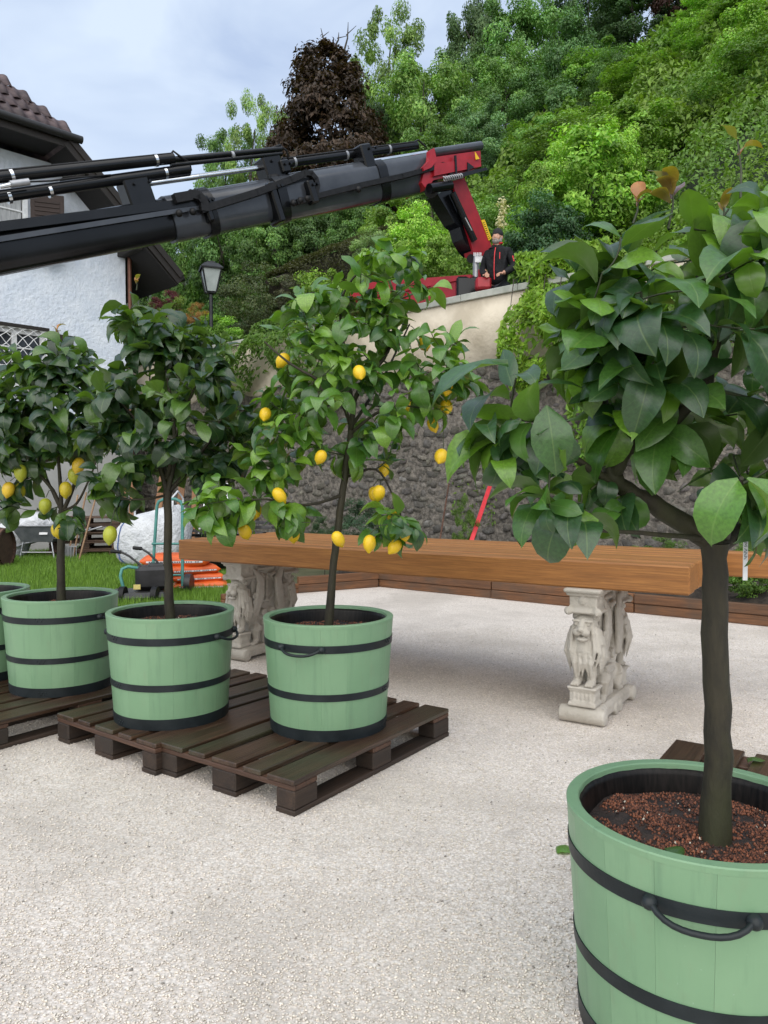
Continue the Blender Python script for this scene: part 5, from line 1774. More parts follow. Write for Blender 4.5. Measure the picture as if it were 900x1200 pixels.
# plants in the bed below the wall
def bed_plant(px, py, Y, w, h, kind, colr, label):
    p = D(px, py, Y)
    t = thing('bed_plant', label, 'plant', (p.x, p.y, .16))
    o = link_obj('leaves', rg.choice(CR[kind]), t); o.location = (0, 0, h * .55); o.scale = (w / 2, w / 2, h / 2); o.color = (*colr, 1); o.rotation_euler.z = rg.random() * 6
    k = link_obj('stem', rg.choice(TRK), t); k.scale = (w * .3, w * .3, h * .6)
bed_plant(425, 610, 10.6, .75, .95, 'fine', (.045, .09, .045), 'blue green bushy plant in the bed behind the fruiting tree')
bed_plant(380, 615, 10.9, .5, .7, 'fine', (.05, .10, .04), 'green bushy plant in the bed left of the blue green one')
bed_plant(545, 600, 10.6, .35, 1.0, 'fine', (.10, .18, .03), 'light green weed standing before the rubble wall')
bed_plant(780, 640, 8.4, .7, .55, 'fine', (.09, .17, .03), 'light green plant in the bed behind the beam ends')
bed_plant(880, 640, 7.6, .6, .55, 'shrub', (.10, .19, .03), 'bright green leafy plant at the right end of the bed')
bed_plant(700, 645, 8.9, .4, .35, 'fine', (.08, .15, .03), 'low green plant in the bed between the two lion supports')
# ================================================================== street lamp on the wall
m_blackm = pmat('black_lamp_metal', (.012, .013, .015), (.028, .03, .033), 9, .5, rnd=False, metallic=.3)
m_lampglass = pmat('frosted_lamp_glass', (.30, .34, .33), (.42, .46, .45), 4, .25, rnd=False)
LY = 16.9
lt, lb = D(247, 306, LY), D(247, 372, LY)
lamp = thing('street_lamp', 'black lantern on a slim post standing above the wall beside the house', 'street lamp', (lt.x, lt.y, TERR))
def lp(z): return Vector((lt.x, lt.y, z))
zt = lt.z
MB().tube([lp(TERR - .1), lp(TERR + .4), lp(TERR + .45), lp(zt - .72)], [.08, .075, .045, .04], 12).build('post', m_blackm, lamp, True)
mb = MB()
sq = Matrix.Rotation(math.pi / 4 + .35, 3, 'Z')
mb.lathe([(.03, -.73), (.12, -.70), (.13, -.68), (.10, -.66)], 4, lp(zt), False, axis=sq).build('gallery', m_blackm, lamp, True); mb = MB()
mb.lathe([(.33, -.20), (.34, -.17), (.20, -.07), (.12, -.05), (.12, -.02), (.03, .0), (0, .01)], 4, lp(zt), False, axis=sq)
mb.build('roof', m_blackm, lamp, True)
for k in range(4):
    a = math.pi / 4 + .35 + k * math.pi / 2; a2 = a + math.pi / 2
    c0, c1 = [Vector((math.cos(q), math.sin(q), 0)) for q in (a, a2)]
    MB().bar(lp(zt - .68) + c0 * .145, lp(zt - .19) + c0 * .285, .026, .026).build('frame_bar', m_blackm, lamp, True)
    i = .97
    MB().add([lp(zt - .665) + c0 * .145 * i, lp(zt - .665) + c1 * .145 * i, lp(zt - .195) + c1 * .28 * i, lp(zt - .195) + c0 * .28 * i], [(0, 1, 2, 3)]).build('pane', m_lampglass, lamp, True)

# ================================================================== loader crane truck
m_cblack, nt, b = new_mat('crane_black_paint')
v = coords(nt)
nt.links.new(ramp(nt, noise(nt, v, 3, 4), [(.3, (.0035, .004, .005)), (.7, (.008, .009, .011))]), b.inputs['Base Color'])
b.inputs['Roughness'].default_value = .22; b.inputs['Specular IOR Level'].default_value = .35
bump(nt, b, noise(nt, v, 60, 3), .05, .003)
m_cgrey = pmat('crane_dark_grey_paint', (.036, .041, .050), (.055, .061, .072), 3, .18, rnd=False, spec=.5)
m_cred = pmat('crane_red_paint', (.27, .008, .016), (.38, .013, .024), 4, .35, rnd=False)
m_chrome = pmat('chrome_rod', (.60, .62, .64), (.75, .77, .79), 5, .18, metallic=1.0, rnd=False)
m_rubber = pmat('black_rubber', (.004, .004, .0045), (.010, .010, .011), 20, .5, rnd=False, spec=.3)
m_steel = pmat('grey_steel', (.28, .29, .31), (.42, .43, .45), 10, .4, metallic=.5, rnd=False)
m_yel = plain('yellow_sticker', (.80, .50, .015), .45)
m_wht = plain('white_label', (.75, .76, .78), .45)
m_ora = plain('orange_lamp', (.75, .16, .01), .3)

BA, BB = D(548, 193, 12.7), D(-62, 305.5, 8.2)
b_ax = (BB - BA); B_L = b_ax.length; b_ax.normalize()
b_up = (Vector((0, 0, 1)) - b_ax * b_ax.z).normalized()
b_sd = b_ax.cross(b_up)
if b_sd.y > 0: b_sd = -b_sd                        # towards the camera
def bt(px):                                        # distance along the boom axis seen at column px
    o = BA - CAM; k = px - 450
    return (k * o.dot(FWD) - 900 * o.dot(RGT)) / (900 * b_ax.dot(RGT) - k * b_ax.dot(FWD))
def bq(px, py, side=0.0):                          # point in the boom's upright plane seen at the pixel, then moved sideways
    r_ = ray(px, py); n = b_sd
    return CAM + r_ * ((BA + n * side - CAM).dot(n) / r_.dot(n))
trk_base = wpt(s_at(520), 1.7, TERR)
crane = thing('crane_truck', 'red loader crane truck behind the wall, its black boom reaching over the yard', 'crane truck', trk_base)
def part(mb, name, mat, label=None, parent=None):
    o = mb.build(name, mat, parent or crane, True)
    if label: o['label'] = label
    return o
def hexsec(t0, t1, h, w, name, mat, dz=0.0):
    N_ = 40; prof = []                            # rounded box section, slimmer towards its foot
    for i in range(N_):
        a = 2 * math.pi * i / N_
        ca, sa = math.cos(a), math.sin(a)
        u = math.copysign(abs(sa) ** .55, sa) * .5; q = math.copysign(abs(ca) ** .55, ca) * .5
        q *= (.80 + .20 * min(1, (u + .5) * 1.6)) * (1 - .34 * max(0, (u - .25) / .25))
        prof.append((u, q))
    c0 = BA + b_ax * t0; c1 = BA + b_ax * t1; mb = MB()
    A_ = [c0 + b_up * (u * h + dz) + b_sd * (s * w) for u, s in prof]; B_ = [c1 + b_up * (u * h + dz) + b_sd * (s * w) for u, s in prof]
    mb.add(A_ + B_, [(i, (i + 1) % N_, N_ + (i + 1) % N_, N_ + i) for i in range(N_)], True)
    mb.add(A_, [tuple(range(N_))]); mb.add(B_, [tuple(reversed(range(N_)))])
    return part(mb, name, mat)
hexsec(bt(500), bt(322), .60, .46, 'boom_section', m_cgrey)
hexsec(bt(326), bt(196), .55, .41, 'boom_section', m_cgrey)
hexsec(bt(238), bt(-62), .50, .36, 'boom_section', m_cblack)
# collars at the section ends
for px, h, w in ((322, .66, .52), (440, .63, .49), (240, .60, .46)):
    hexsec(bt(px + 5), bt(px - 5), h, w, 'collar', m_cblack)
# side rail and top channel of the outermost section
part(MB().bar(bq(240, 236, .2), bq(-60, 274, .17), .10, .10, up=b_up), 'top_rail', m_cblack)
part(MB().bar(bq(-60, 290, .20), bq(235, 243, .23), .03, .055, up=b_up), 'side_rail', m_cgrey)
# tubes and rods (pixel ends, radius in m)
def rod(p, q, r_, name, mat, side=0.0, n=14):
    return part(MB().tube([bq(*p, side), bq(*q, side)], r_, n), name, mat)
rod((332, 192), (488, 170.5), .062, 'extension_cylinder', m_cblack)
rod((215, 209), (322, 194.5), .034, 'piston_rod', m_chrome)
rod((-60, 239), (221, 198.5), .068, 'extension_cylinder', m_cblack, .06)
rod((175, 215), (232, 207), .034, 'piston_rod', m_chrome, .05)
rod((-60, 214), (203, 185.5), .066, 'extension_cylinder', m_cblack, .1)
rod((200, 187), (330, 174.5), .034, 'pipe', m_cblack, .1)
rod((200, 193.5), (330, 180), .028, 'pipe', m_cblack, .1)
rod((438, 189), (500, 179), .034, 'piston_rod', m_chrome, .12)
rod((-60, 206), (200, 180), .013, 'hydraulic_pipe', m_rubber, .14, 8)
rod((332, 186), (488, 166), .014, 'hydraulic_pipe', m_rubber, .04, 8)
# clamps on the tubes
for px, py, r_, sd in ((10, 231, .075, .06), (13, 206, .075, .1), (58, 224, .074, .06), (182, 188, .074, .1), (193, 203, .074, .06), (272, 182, .05, .1), (344, 190, .07, 0), (455, 175, .07, 0), (405, 182, .07, 0)):
    c0 = bq(px, py, sd); part(MB().tube([c0 - b_ax * .018, c0 + b_ax * .018], r_, 14), 'clamp', m_chrome if px < 210 else m_steel)
# hose ends and silver coupling
part(MB().tube([bq(196, 186, .1), bq(203, 177, .12), bq(212, 184, .14), bq(222, 190, .1), bq(224, 200, .05)], .014, 8), 'hose', m_rubber)
part(MB().tube([bq(318, 174, .1), bq(328, 170, .1), bq(336, 177, .08), (bq(338, 186, .05))], .014, 8), 'hose', m_rubber)
part(MB().tube([bq(478, 170, .02), bq(490, 164, .02), bq(499, 172, .03)], .014, 8), 'hose', m_rubber)
part(MB().tube([bq(12, 216, .22), bq(34, 213, .22)], [.038, .038], 12), 'coupling', m_steel)
part(MB().tube([bq(0, 219, .22), bq(12, 216.5, .22)], [.02, .026], 12), 'coupling', m_chrome)
part(MB().tube([bq(34, 213, .2), bq(60, 212, .2), bq(90, 208, .18), bq(130, 205, .12)], .010, 8), 'hose', m_rubber)
# brackets carrying the tubes
def bracket(px, y0, y1, wpx, sd, name='bracket', mat=m_cblack):
    a, e = bq(px, y0, sd), bq(px, y1, sd)
    w = wpx * (a - CAM).dot(FWD) / 900
    mb = MB(); mb.box((a + e) / 2, (w, .26, (a - e).length), Matrix((b_ax, b_sd, b_up)).transposed(), .02)
    for k in (-.3, .3):
        mb.tube([a + b_ax * w * k + b_sd * .12 - b_up * .06, a + b_ax * w * k + b_sd * .16 - b_up * .06], .02, 8)
    return part(mb, name, mat)
bracket(160, 212, 245, 32, .0); bracket(318, 186, 222, 26, 0.0); bracket(429, 172, 220, 16, .08); bracket(330, 190, 205, 12, .05)
# energy chain arches
def arch(pts, w, th, name='hose_channel'):
    mb = MB()
    P_ = [bq(x, y, .27) for x, y in pts]
    for i in range(len(P_) - 1):
        e = (P_[i + 1] - P_[i]).normalized() * .012
        mb.bar(P_[i] - e, P_[i + 1] + e, w, th, up=b_up if abs((P_[i + 1] - P_[i]).normalized().dot(b_up)) < .9 else b_ax)
    return part(mb, name, m_rubber)
arch([(236, 246), (300, 226), (340, 211), (356, 204)], .07, .085)
arch([(356, 203), (364, 204), (369, 210), (371, 218), (369, 228)], .08, .07)
arch([(348, 237), (372, 230), (420, 218), (470, 207), (500, 199), (518, 194)], .075, .07)
arch([(518, 193), (524, 194), (528, 199), (527, 206)], .07, .06)
arch([(205, 233), (222, 230)], .1, .11); arch([(222, 228), (232, 230), (238, 237), (239, 247)], .1, .10)
for px, py in ((344, 238), (352, 235), (360, 233), (420, 222), (210, 250), (226, 248)):
    part(MB().ell(bq(px, py, .3), (.045, .045, .045), n=10, m=6), 'bolt_cover', m_rubber)
bracket(362, 214, 240, 10, .2); bracket(320, 216, 262, 9, .16); bracket(240, 232, 262, 8, .16)
# red knuckle
def plate(pts, side, th, name, mat, label=None):
    mb = MB(); P_ = [bq(x, y, side) for x, y in pts]
    mb.prism(P_, P_[0], P_[0] - b_sd * th)
    return part(mb, name, mat, label)
plate([(497, 201), (509, 184), (563, 176.5), (564, 195), (548, 202), (508, 211), (500, 222), (494, 214)], .26, .5, 'knuckle', m_cred, 'red knuckle box at the thick end of the boom')
plate([(509, 192), (563, 184.5), (564, 195), (509, 206)], .31, .06, 'knuckle_rib', m_cred)
plate([(504, 176), (509, 173), (512, 188), (506, 196), (497, 200), (496, 196), (503, 188)], .34, .08, 'knuckle_flange', m_cred)
plate([(533, 182), (535, 182), (536, 205), (534, 205)], .325, .02, 'knuckle_seam', m_cblack)
plate([(548, 190), (556, 196), (548, 200)], .325, .02, 'knuckle_gusset', m_cblack)
rod((507, 179.5), (563, 171), .072, 'cylinder_end', m_cgrey, .1)
plate([(524, 206), (570, 196), (572, 199), (528, 211)], .4, .08, 'link_arm', m_cblack)
plate([(557, 178), (562, 186), (558, 187)], .335, .012, 'warning_triangle', m_yel, 'yellow warning triangle sticker')
mb = MB()
q0, q1 = bq(520, 210, .42), bq(542, 206, .42)
sp_ = [q0.lerp(q1, i / 60) + (b_up * math.cos(i * .94) + b_sd * math.sin(i * .94)) * .035 for i in range(61)]
part(mb.tube(sp_, .010, 6), 'spring', m_steel)
part(MB().tube([bq(505, 224, .3), bq(505, 224, -.3)], .10, 14), 'pivot_pin', m_cblack)
part(MB().tube([bq(503, 221, .34), bq(528, 217, .34)], .075, 12), 'tilt_cylinder', m_cblack)
# red main arm down to the column
plate([(530, 212), (544, 208), (558, 243), (578, 293), (572, 300), (556, 299), (549, 276), (540, 248)], .10, .22, 'main_arm', m_cred, 'red main arm rising from the truck')
plate([(513, 228), (531, 214), (541, 248), (549, 276), (556, 298), (550, 292), (543, 280), (539, 266), (533, 261)], .06, .26, 'arm_underside', m_cblack)
part(MB().tube([bq(530, 226, .14), bq(556, 282, .14)], .055, 12), 'lift_cylinder', m_cblack)
part(MB().tube([bq(545, 255, .2), bq(553, 270, .2)], .012, 8), 'lift_rod', m_chrome)
plate([(564, 258), (568, 257), (576, 279), (573, 282)], .112, .01, 'warning_strip', m_yel, 'yellow warning strip on the arm')
for k in range(9):
    f = (k + .5) / 9
    a_ = Vector((565.2 + 7.5 * f, 260 + 20 * f)); plate([(a_.x, a_.y), (a_.x + 2.2, a_.y - .7), (a_.x + 2.5, a_.y), (a_.x + .3, a_.y + .7)], .1135, .002, 'print_line', m_cblack)
# column, valve bank, truck body
YC = 12.5
def dd(x, y, o=0): return D(x, y, YC + o)
cb = dd(558, 296); part(MB().tube([dd(558, 299), Vector((dd(558, 299).x, YC, TERR))], .055, 12), 'column', m_steel)
part(MB().tube([dd(552, 303, -.02), dd(552, 303, .2)], .07, 12), 'valve_wheel', m_rubber)
for k in range(5): part(MB().tube([dd(555.5 + k * 2, 300, -.12), dd(555.5 + k * 2, 296, -.12)], .009, 6), 'lever', m_wht)
part(MB().box(dd(561, 304, -.1), (.12, .02, .10), None, .004), 'white_plate', m_wht)
part(MB().box(dd(562, 321, -.1), (.05, .03, .14), None, .004), 'red_tag', m_cred)
part(MB().box(dd(566, 333, -.42), (.24, .2, .18), None, .03), 'control_box', m_cred, 'red control box under the driver hands')
part(MB().box(dd(552, 345, .1), (.5, .35, .5), None, .03), 'base_block', m_cblack)
# body: low red side boards with ribs
def body_pt(px, py, Y): return D(px, py, Y)
b0, b1 = D(500, 344, 13.0), D(556, 352, 12.4)
bd = Vector((b0.x - b1.x, b0.y - b1.y, 0)).normalized()
bu = Vector((0, 0, 1)); bn = bd.cross(bu)
z_lo, z_hi = TERR + .55, D(500, 319, 13.0).z
L0 = b1.copy(); L0.z = 0
def bpanel(t0, t1, z0, z1, off, th, name, mat, sl=0.0):
    p0, p1 = L0 + bd * t0, L0 + bd * t1
    nrm = bn if bn.y < 0 else -bn
    poly = [p0 + bu * z0 + nrm * off, p1 + bu * z0 + nrm * off, p1 + bu * (z1 + sl) + nrm * off, p0 + bu * z1 + nrm * off]
    return part(MB().prism(poly, poly[0], poly[0] - nrm * th), name, mat)
bpanel(.05, 2.6, z_lo, z_hi - .25, 0, .06, 'side_board', m_cred, .28)
for t in (.1, .75, 1.4, 2.05, 2.55): bpanel(t, t + .09, z_lo - .02, z_hi - .24 + .1 * min(t, 2.6), .03, .05, 'rib', m_cred)
bpanel(.0, 2.9, z_lo - .1, z_lo - .01, .04, 2.0, 'load_floor', m_cblack)
bpanel(.0, 2.9, TERR + .35, TERR + .44, -.3, 1.5, 'chassis', m_cblack)
bpanel(.05, 2.6, z_hi - .25, z_hi - .2, .035, .11, 'top_edge', m_cred, .28)
for t in (.6, 2.2):
    c0 = L0 + bd * t + bu * (TERR + .42) - (bn if bn.y < 0 else -bn) * .25
    part(MB().tube([c0, c0 - (bn if bn.y < 0 else -bn) * .28], .42, 20), 'wheel', m_rubber)
part(MB().box(L0 + bd * 1.1 + bu * (z_hi - .05), (.12, .12, .1), None, .02), 'latch', m_rubber)
# ================================================================== the driver
m_skin = pmat('skin', (.42, .22, .15), (.52, .29, .20), 12, .5, rnd=False)
m_jack = pmat('black_softshell', (.006, .0065, .008), (.014, .015, .018), 12, .75, 14, .8, .03, rnd=False, spec=.25)
m_trs = pmat('dark_trousers', (.012, .014, .02), (.028, .03, .04), 10, .8, rnd=False)
m_hat = pmat('black_knit', (.010, .010, .012), (.022, .022, .026), 40, .9, 120, .6, .004, rnd=False)
m_beard = pmat('grey_beard', (.20, .18, .17), (.42, .39, .37), 60, .8, rnd=False)
m_zip = plain('red_trim', (.62, .03, .035), .5)
def skin_mesh(name, nodes, edges, root=0, sub=2):
    me = bpy.data.meshes.new(name); me.from_pydata([n_[0] for n_ in nodes], edges, [])
    o = bpy.data.objects.new('tmp', me); col.objects.link(o)
    o.modifiers.new('skin', 'SKIN')
    sv = me.skin_vertices[0].data
    for i, n_ in enumerate(nodes):
        rx = n_[1]; sv[i].radius = rx if hasattr(rx, '__len__') else (rx, rx)
        sv[i].use_root = (i == root)
    sb = o.modifiers.new('sub', 'SUBSURF'); sb.levels = sub; sb.render_levels = sub
    dg = bpy.context.evaluated_depsgraph_get()
    r_ = bpy.data.meshes.new_from_object(o.evaluated_get(dg)); r_.name = name
    bpy.data.objects.remove(o)
    r_.polygons.foreach_set('use_smooth', [True] * len(r_.polygons))
    return r_
mp = D(583, 330, 12.15)
man = thing('person', 'man in black jacket with red zips and black knit cap, hands on crane controls', 'person', (mp.x, mp.y, TERR), R(-28))
HM = D(580, 267.5, 12.15).z - TERR                    # standing height incl. cap
k = HM / 1.80
def S(*a): return tuple(q * k for q in a)
# local: faces -y, x to his left (image right)
body_nodes = [(S(0, 0, .98), .075 * k), (S(0, .0, 1.18), .085 * k), (S(0, .01, 1.36), .09 * k), (S(0, .015, 1.47), .07 * k), (S(0, .0, 1.54), .052 * k), (S(0, -.015, 1.60), .062 * k), (S(0, -.01, 1.70), .075 * k),
              (S(.10, 0, .88), .06 * k), (S(.11, -.01, .50), .06 * k), (S(.12, .01, .10), .045 * k), (S(.12, -.10, .04), .04 * k),
              (S(-.10, 0, .88), .06 * k), (S(-.11, -.01, .50), .06 * k), (S(-.12, .01, .10), .045 * k), (S(-.12, -.10, .04), .04 * k),
              (S(.17, .01, 1.40), .062 * k), (S(.255, .04, 1.16), .048 * k), (S(.15, -.17, 1.00), .036 * k),
              (S(-.17, .01, 1.40), .062 * k), (S(-.255, .02, 1.16), .048 * k), (S(-.11, -.20, 1.00), .036 * k)]
be = [(0, 1), (1, 2), (2, 3), (3, 4), (4, 5), (5, 6), (0, 7), (7, 8), (8, 9), (9, 10), (0, 11), (11, 12), (12, 13), (13, 14), (2, 15), (15, 16), (16, 17), (2, 18), (18, 19), (19, 20)]
me = skin_mesh('body', body_nodes, be); me.materials.append(m_skin); link_obj('body', me, man)
# head features: nose, brow, ears, chin
fm = MB()
fm.ell(S(0, -.085, 1.625), S(.070, .03, .06)); fm.tube([S(0, -.085, 1.665), S(0, -.120, 1.625), S(0, -.105, 1.612)], [.010 * k, .017 * k, .014 * k], 8)
fm.ell(S(0, -.012, 1.645), S(.078, .098, .105))
for s in (-1, 1):
    fm.ell(S(s * .080, .0, 1.64), S(.012, .022, .034)); fm.ell(S(s * .032, -.098, 1.668), S(.02, .012, .008))
hm = fuse(fm, 'head', .008, 2); hm.materials.append(m_skin); link_obj('head', hm, man)
for s in (-1, 1):
    MB().ell(S(s * .032, -.100, 1.653), S(.011, .008, .007), n=10, m=6).build('eye', plain('dark_eye', (.03, .02, .015), .2), man)
bm_ = MB(); bm_.ell(S(0, -.062, 1.578), S(.062, .052, .045)); bm_.ell(S(0, -.104, 1.600), S(.036, .014, .012))
for s in (-1, 1): bm_.ell(S(s * .062, -.02, 1.60), S(.02, .04, .05))
bb = fuse(bm_, 'beard', .007, 2); bb.materials.append(m_beard); link_obj('beard', bb, man)
MB().ell(S(0, -.110, 1.588), S(.022, .006, .005), n=10, m=6).build('mouth', plain('lips', (.30, .11, .09), .5), man)
MB().lathe([(.0, .80 + 1.0), (.030, 1.797), (.062, 1.775), (.083, 1.735), (.091, 1.700), (.092, 1.672), (.086, 1.668)], 20, axis=Matrix.Diagonal((k, 1.12 * k, k))).build('knit_cap', m_hat, man)
# jacket with sleeves, collar, trousers
jn = [(S(0, 0, .84), (.19 * k, .14 * k)), (S(0, 0, 1.05), (.185 * k, .135 * k)), (S(0, .005, 1.22), (.185 * k, .135 * k)), (S(0, .01, 1.37), (.175 * k, .125 * k)), (S(0, .01, 1.47), (.095 * k, .085 * k)), (S(0, .0, 1.535), (.075 * k, .075 * k)),
      (S(.175, .01, 1.40), .085 * k), (S(.235, .03, 1.27), .076 * k), (S(.265, .04, 1.15), .068 * k), (S(.215, -.08, 1.06), .060 * k), (S(.160, -.155, 1.01), .050 * k),
      (S(-.175, .01, 1.40), .085 * k), (S(-.235, .02, 1.27), .076 * k), (S(-.262, .02, 1.15), .068 * k), (S(-.20, -.10, 1.06), .060 * k), (S(-.125, -.18, 1.01), .050 * k)]
je = [(0, 1), (1, 2), (2, 3), (3, 4), (4, 5), (3, 6), (6, 7), (7, 8), (8, 9), (9, 10), (3, 11), (11, 12), (12, 13), (13, 14), (14, 15)]
me = skin_mesh('jacket', jn, je, 2); me.materials.append(m_jack); jk = link_obj('jacket', me, man)
MB().tube([S(0, -.150, .93), S(-.004, -.158, 1.10), S(0, -.160, 1.25), S(0, -.142, 1.36), S(0, -.100, 1.46)], .008 * k, 8).build('zip', m_zip, jk)
MB().tube([S(.09, -.152, 1.25), S(.088, -.145, 1.36)], .007 * k, 8).build('zip', m_zip, jk)
MB().tube([S(.262, -.022, 1.31), S(.285, -.012, 1.22)], .013 * k, 8).build('sleeve_trim', m_zip, jk)
MB().tube([S(.05, -.055, 1.535), S(.075, .0, 1.55), S(.04, .06, 1.55), S(-.04, .06, 1.55), S(-.075, .0, 1.55)], .016 * k, 8).build('collar', m_zip, jk)
tn = [(S(0, 0, .95), (.165 * k, .12 * k)), (S(.095, 0, .82), .10 * k), (S(.11, -.01, .48), .078 * k), (S(.12, .0, .10), .065 * k), (S(-.095, 0, .82), .10 * k), (S(-.11, -.01, .48), .078 * k), (S(-.12, .0, .10), .065 * k)]
me = skin_mesh('trousers', tn, [(0, 1), (1, 2), (2, 3), (0, 4), (4, 5), (5, 6)]); me.materials.append(m_trs); link_obj('trousers', me, man)
for s in (-1, 1):
    MB().ell(S(s * .12, -.07, .045), S(.055, .14, .055)).build('shoe', m_rubber, man)
    # hand: palm and five bent fingers resting on the levers
    w0 = Vector(S(.150, -.165, 1.005)) if s > 0 else Vector(S(-.115, -.19, 1.005))
    fw = Vector((-.35 * s, -.9, -.15)).normalized(); sx = fw.cross(Vector((0, 0, 1))).normalized(); dn = sx.cross(fw).normalized()
    hm_ = MB()
    hm_.ell(w0 + fw * .055 * k, S(.042, .050, .020), Matrix((sx, fw, dn)).transposed())
    for q, ln in zip((-1.5, -.5, .5, 1.5), (.068, .078, .075, .060)):
        b0_ = w0 + fw * .09 * k + sx * q * .019 * k
        hm_.tube([b0_, b0_ + (fw * .55 + Vector((0, 0, -.25))) * ln * k * .8, b0_ + (fw * .7 + Vector((0, 0, -.9))) * ln * k * .8], [.0105 * k, .010 * k, .008 * k], 8)
    tb = w0 + fw * .03 * k - sx * s * .035 * k
    hm_.tube([tb, tb - sx * s * .025 * k + fw * .03 * k, tb - sx * s * .022 * k + fw * .06 * k - Vector((0, 0, .02 * k))], [.013 * k, .012 * k, .009 * k], 8)
    me = fuse(hm_, 'hand', .004, 1); me.materials.append(m_skin); link_obj('hand', me, man)
# ================================================================== things on the lawn and by the wall
m_fibc = pmat('white_bulk_bag', (.55, .57, .60), (.72, .74, .77), 6, .7, 16, .8, .05, rnd=False)
m_teal = pmat('teal_tube_paint', (.045, .19, .165), (.075, .26, .23), 8, .4, rnd=False)
m_orange = pmat('orange_plastic_sack', (.62, .090, .012), (.78, .14, .025), 5, .38, 14, .4, .02, rnd=False)
m_sackw = plain('white_sack_print', (.72, .72, .73), .4)
m_alu = pmat('aluminium', (.42, .43, .45), (.6, .61, .63), 10, .35, metallic=.8, rnd=False)
m_plank = wood_mat('sawn_plank', (.22, .10, .045), (.42, .22, .11), .7, .8, var=.25)
m_oldw = wood_mat('old_pallet_wood', (.06, .035, .022), (.17, .105, .07), .75, .8, var=.3)
m_black = pmat('black_plastic', (.010, .010, .011), (.024, .024, .026), 10, .4, rnd=False)
m_rust = pmat('rusty_steel', (.06, .028, .018), (.14, .07, .045), 16, .8, 40, .5, .004, rnd=False)
m_pink = plain('red_painted_bar', (.62, .045, .06), .45)
m_handle = wood_mat('ash_handle', (.26, .15, .08), (.42, .27, .16), .6)
m_slate = pmat('dark_slate', (.03, .028, .03), (.10, .095, .095), 9, .7, 30, .5, .01, var=.35)
m_barrel = wood_mat('barrel_wood', (.050, .026, .016), (.13, .075, .048), .7, .5, var=.2)

# --- big white bulk bag
p = G(160, 668); p.z = 0; p = Vector((p.x + .12, p.y + .5, 0))
bag = thing('bulk_bag', 'large white woven bulk bag slumped on the lawn behind the mower', 'bag', p)
mb = MB(); vs, fs = [], []
n, m = 36, 12
pr = [(.40, 0), (.56, .05), (.68, .22), (.72, .45), (.70, .68), (.64, .86), (.56, .98), (.46, 1.04), (.38, 1.02), (.30, .96), (.2, .93), (.08, .92)]
for j, (r_, z) in enumerate(pr):
    for i in range(n):
        a = 2 * math.pi * i / n
        sqf = 1 / max(abs(math.cos(a)), abs(math.sin(a))) ; rr_ = r_ * (1 + .16 * (sqf - 1))
        w = 1 + .09 * mnoise.noise(Vector((math.cos(a) * 2.2, math.sin(a) * 2.2, z * 3))) + .035 * math.sin(a * 9 + z * 8)
        vs.append((rr_ * math.cos(a) * w * .86, rr_ * math.sin(a) * w * .7, z * .86 * (1 + .12 * math.cos(a - .3)) * (1 + .06 * mnoise.noise(Vector((a, z, 3))))))
for j in range(len(pr) - 1):
    for i in range(n): fs.append((j * n + i, j * n + (i + 1) % n, (j + 1) * n + (i + 1) % n, (j + 1) * n + i))
o = MB().add(vs, fs, True).build('sack', m_fibc, bag)
pts = []
for j in range(1, 8):
    q = vs[j * n + 23]; pts.append((q[0] * 1.012, q[1] * 1.012 - .006, q[2]))
MB().tube(pts, .011, 6, squash=.4).build('seam', plain('blue_seam', (.10, .16, .36), .7), bag)
for q in (14, 32):
    c0 = Vector(vs[6 * n + q]); c1 = Vector(vs[6 * n + (q + 7) % n])
    MB().tube([c0, c0 + Vector((0, 0, .22)), (c0 + c1) / 2 + Vector((0, 0, .3)), c1 + Vector((0, 0, .16)), c1], .018, 6, squash=.35).build('loop', m_fibc, bag)

# --- teal hand truck
YH = 9.0
def hq(x, y, o=0.0): return D(x, y, YH + o)
ht = thing('hand_truck', 'teal tubular hand truck standing behind the dense dark tree', 'hand truck', (hq(195, 700).x, YH, 0))
l0, l1 = hq(178, 700), hq(181, 587); r0_, r1_ = hq(214, 700), hq(211, 587)
zt_ = l1.z
fr_ = [Vector((l0.x, YH, .12)), Vector((l1.x, YH + .1, zt_ - .06)), Vector((l1.x + .02, YH + .1, zt_ - .01)), Vector((l1.x + .08, YH + .1, zt_ + .02)), Vector((r1_.x - .08, YH + .1, zt_ + .02)), Vector((r1_.x - .02, YH + .1, zt_ - .01)), Vector((r1_.x, YH + .1, zt_ - .06)), Vector((r0_.x, YH, .12))]
MB().tube(fr_, .019, 10).build('frame', m_teal, ht, True)
for z in (.25, .62): MB().tube([Vector((l0.x, YH + .02, z)), Vector((r0_.x, YH + .02, z))], .014, 8).build('crossbar', m_teal, ht, True)
MB().box(Vector(((l0.x + r0_.x) / 2, YH - .1, .03)), (.36, .26, .012), None, .003).build('toe_plate', m_steel, ht, True)
for x in (l0.x - .05, r0_.x + .05): MB().tube([Vector((x - .035, YH + .1, .13)), Vector((x + .035, YH + .1, .13))], .13, 18).build('wheel', m_black, ht, True)

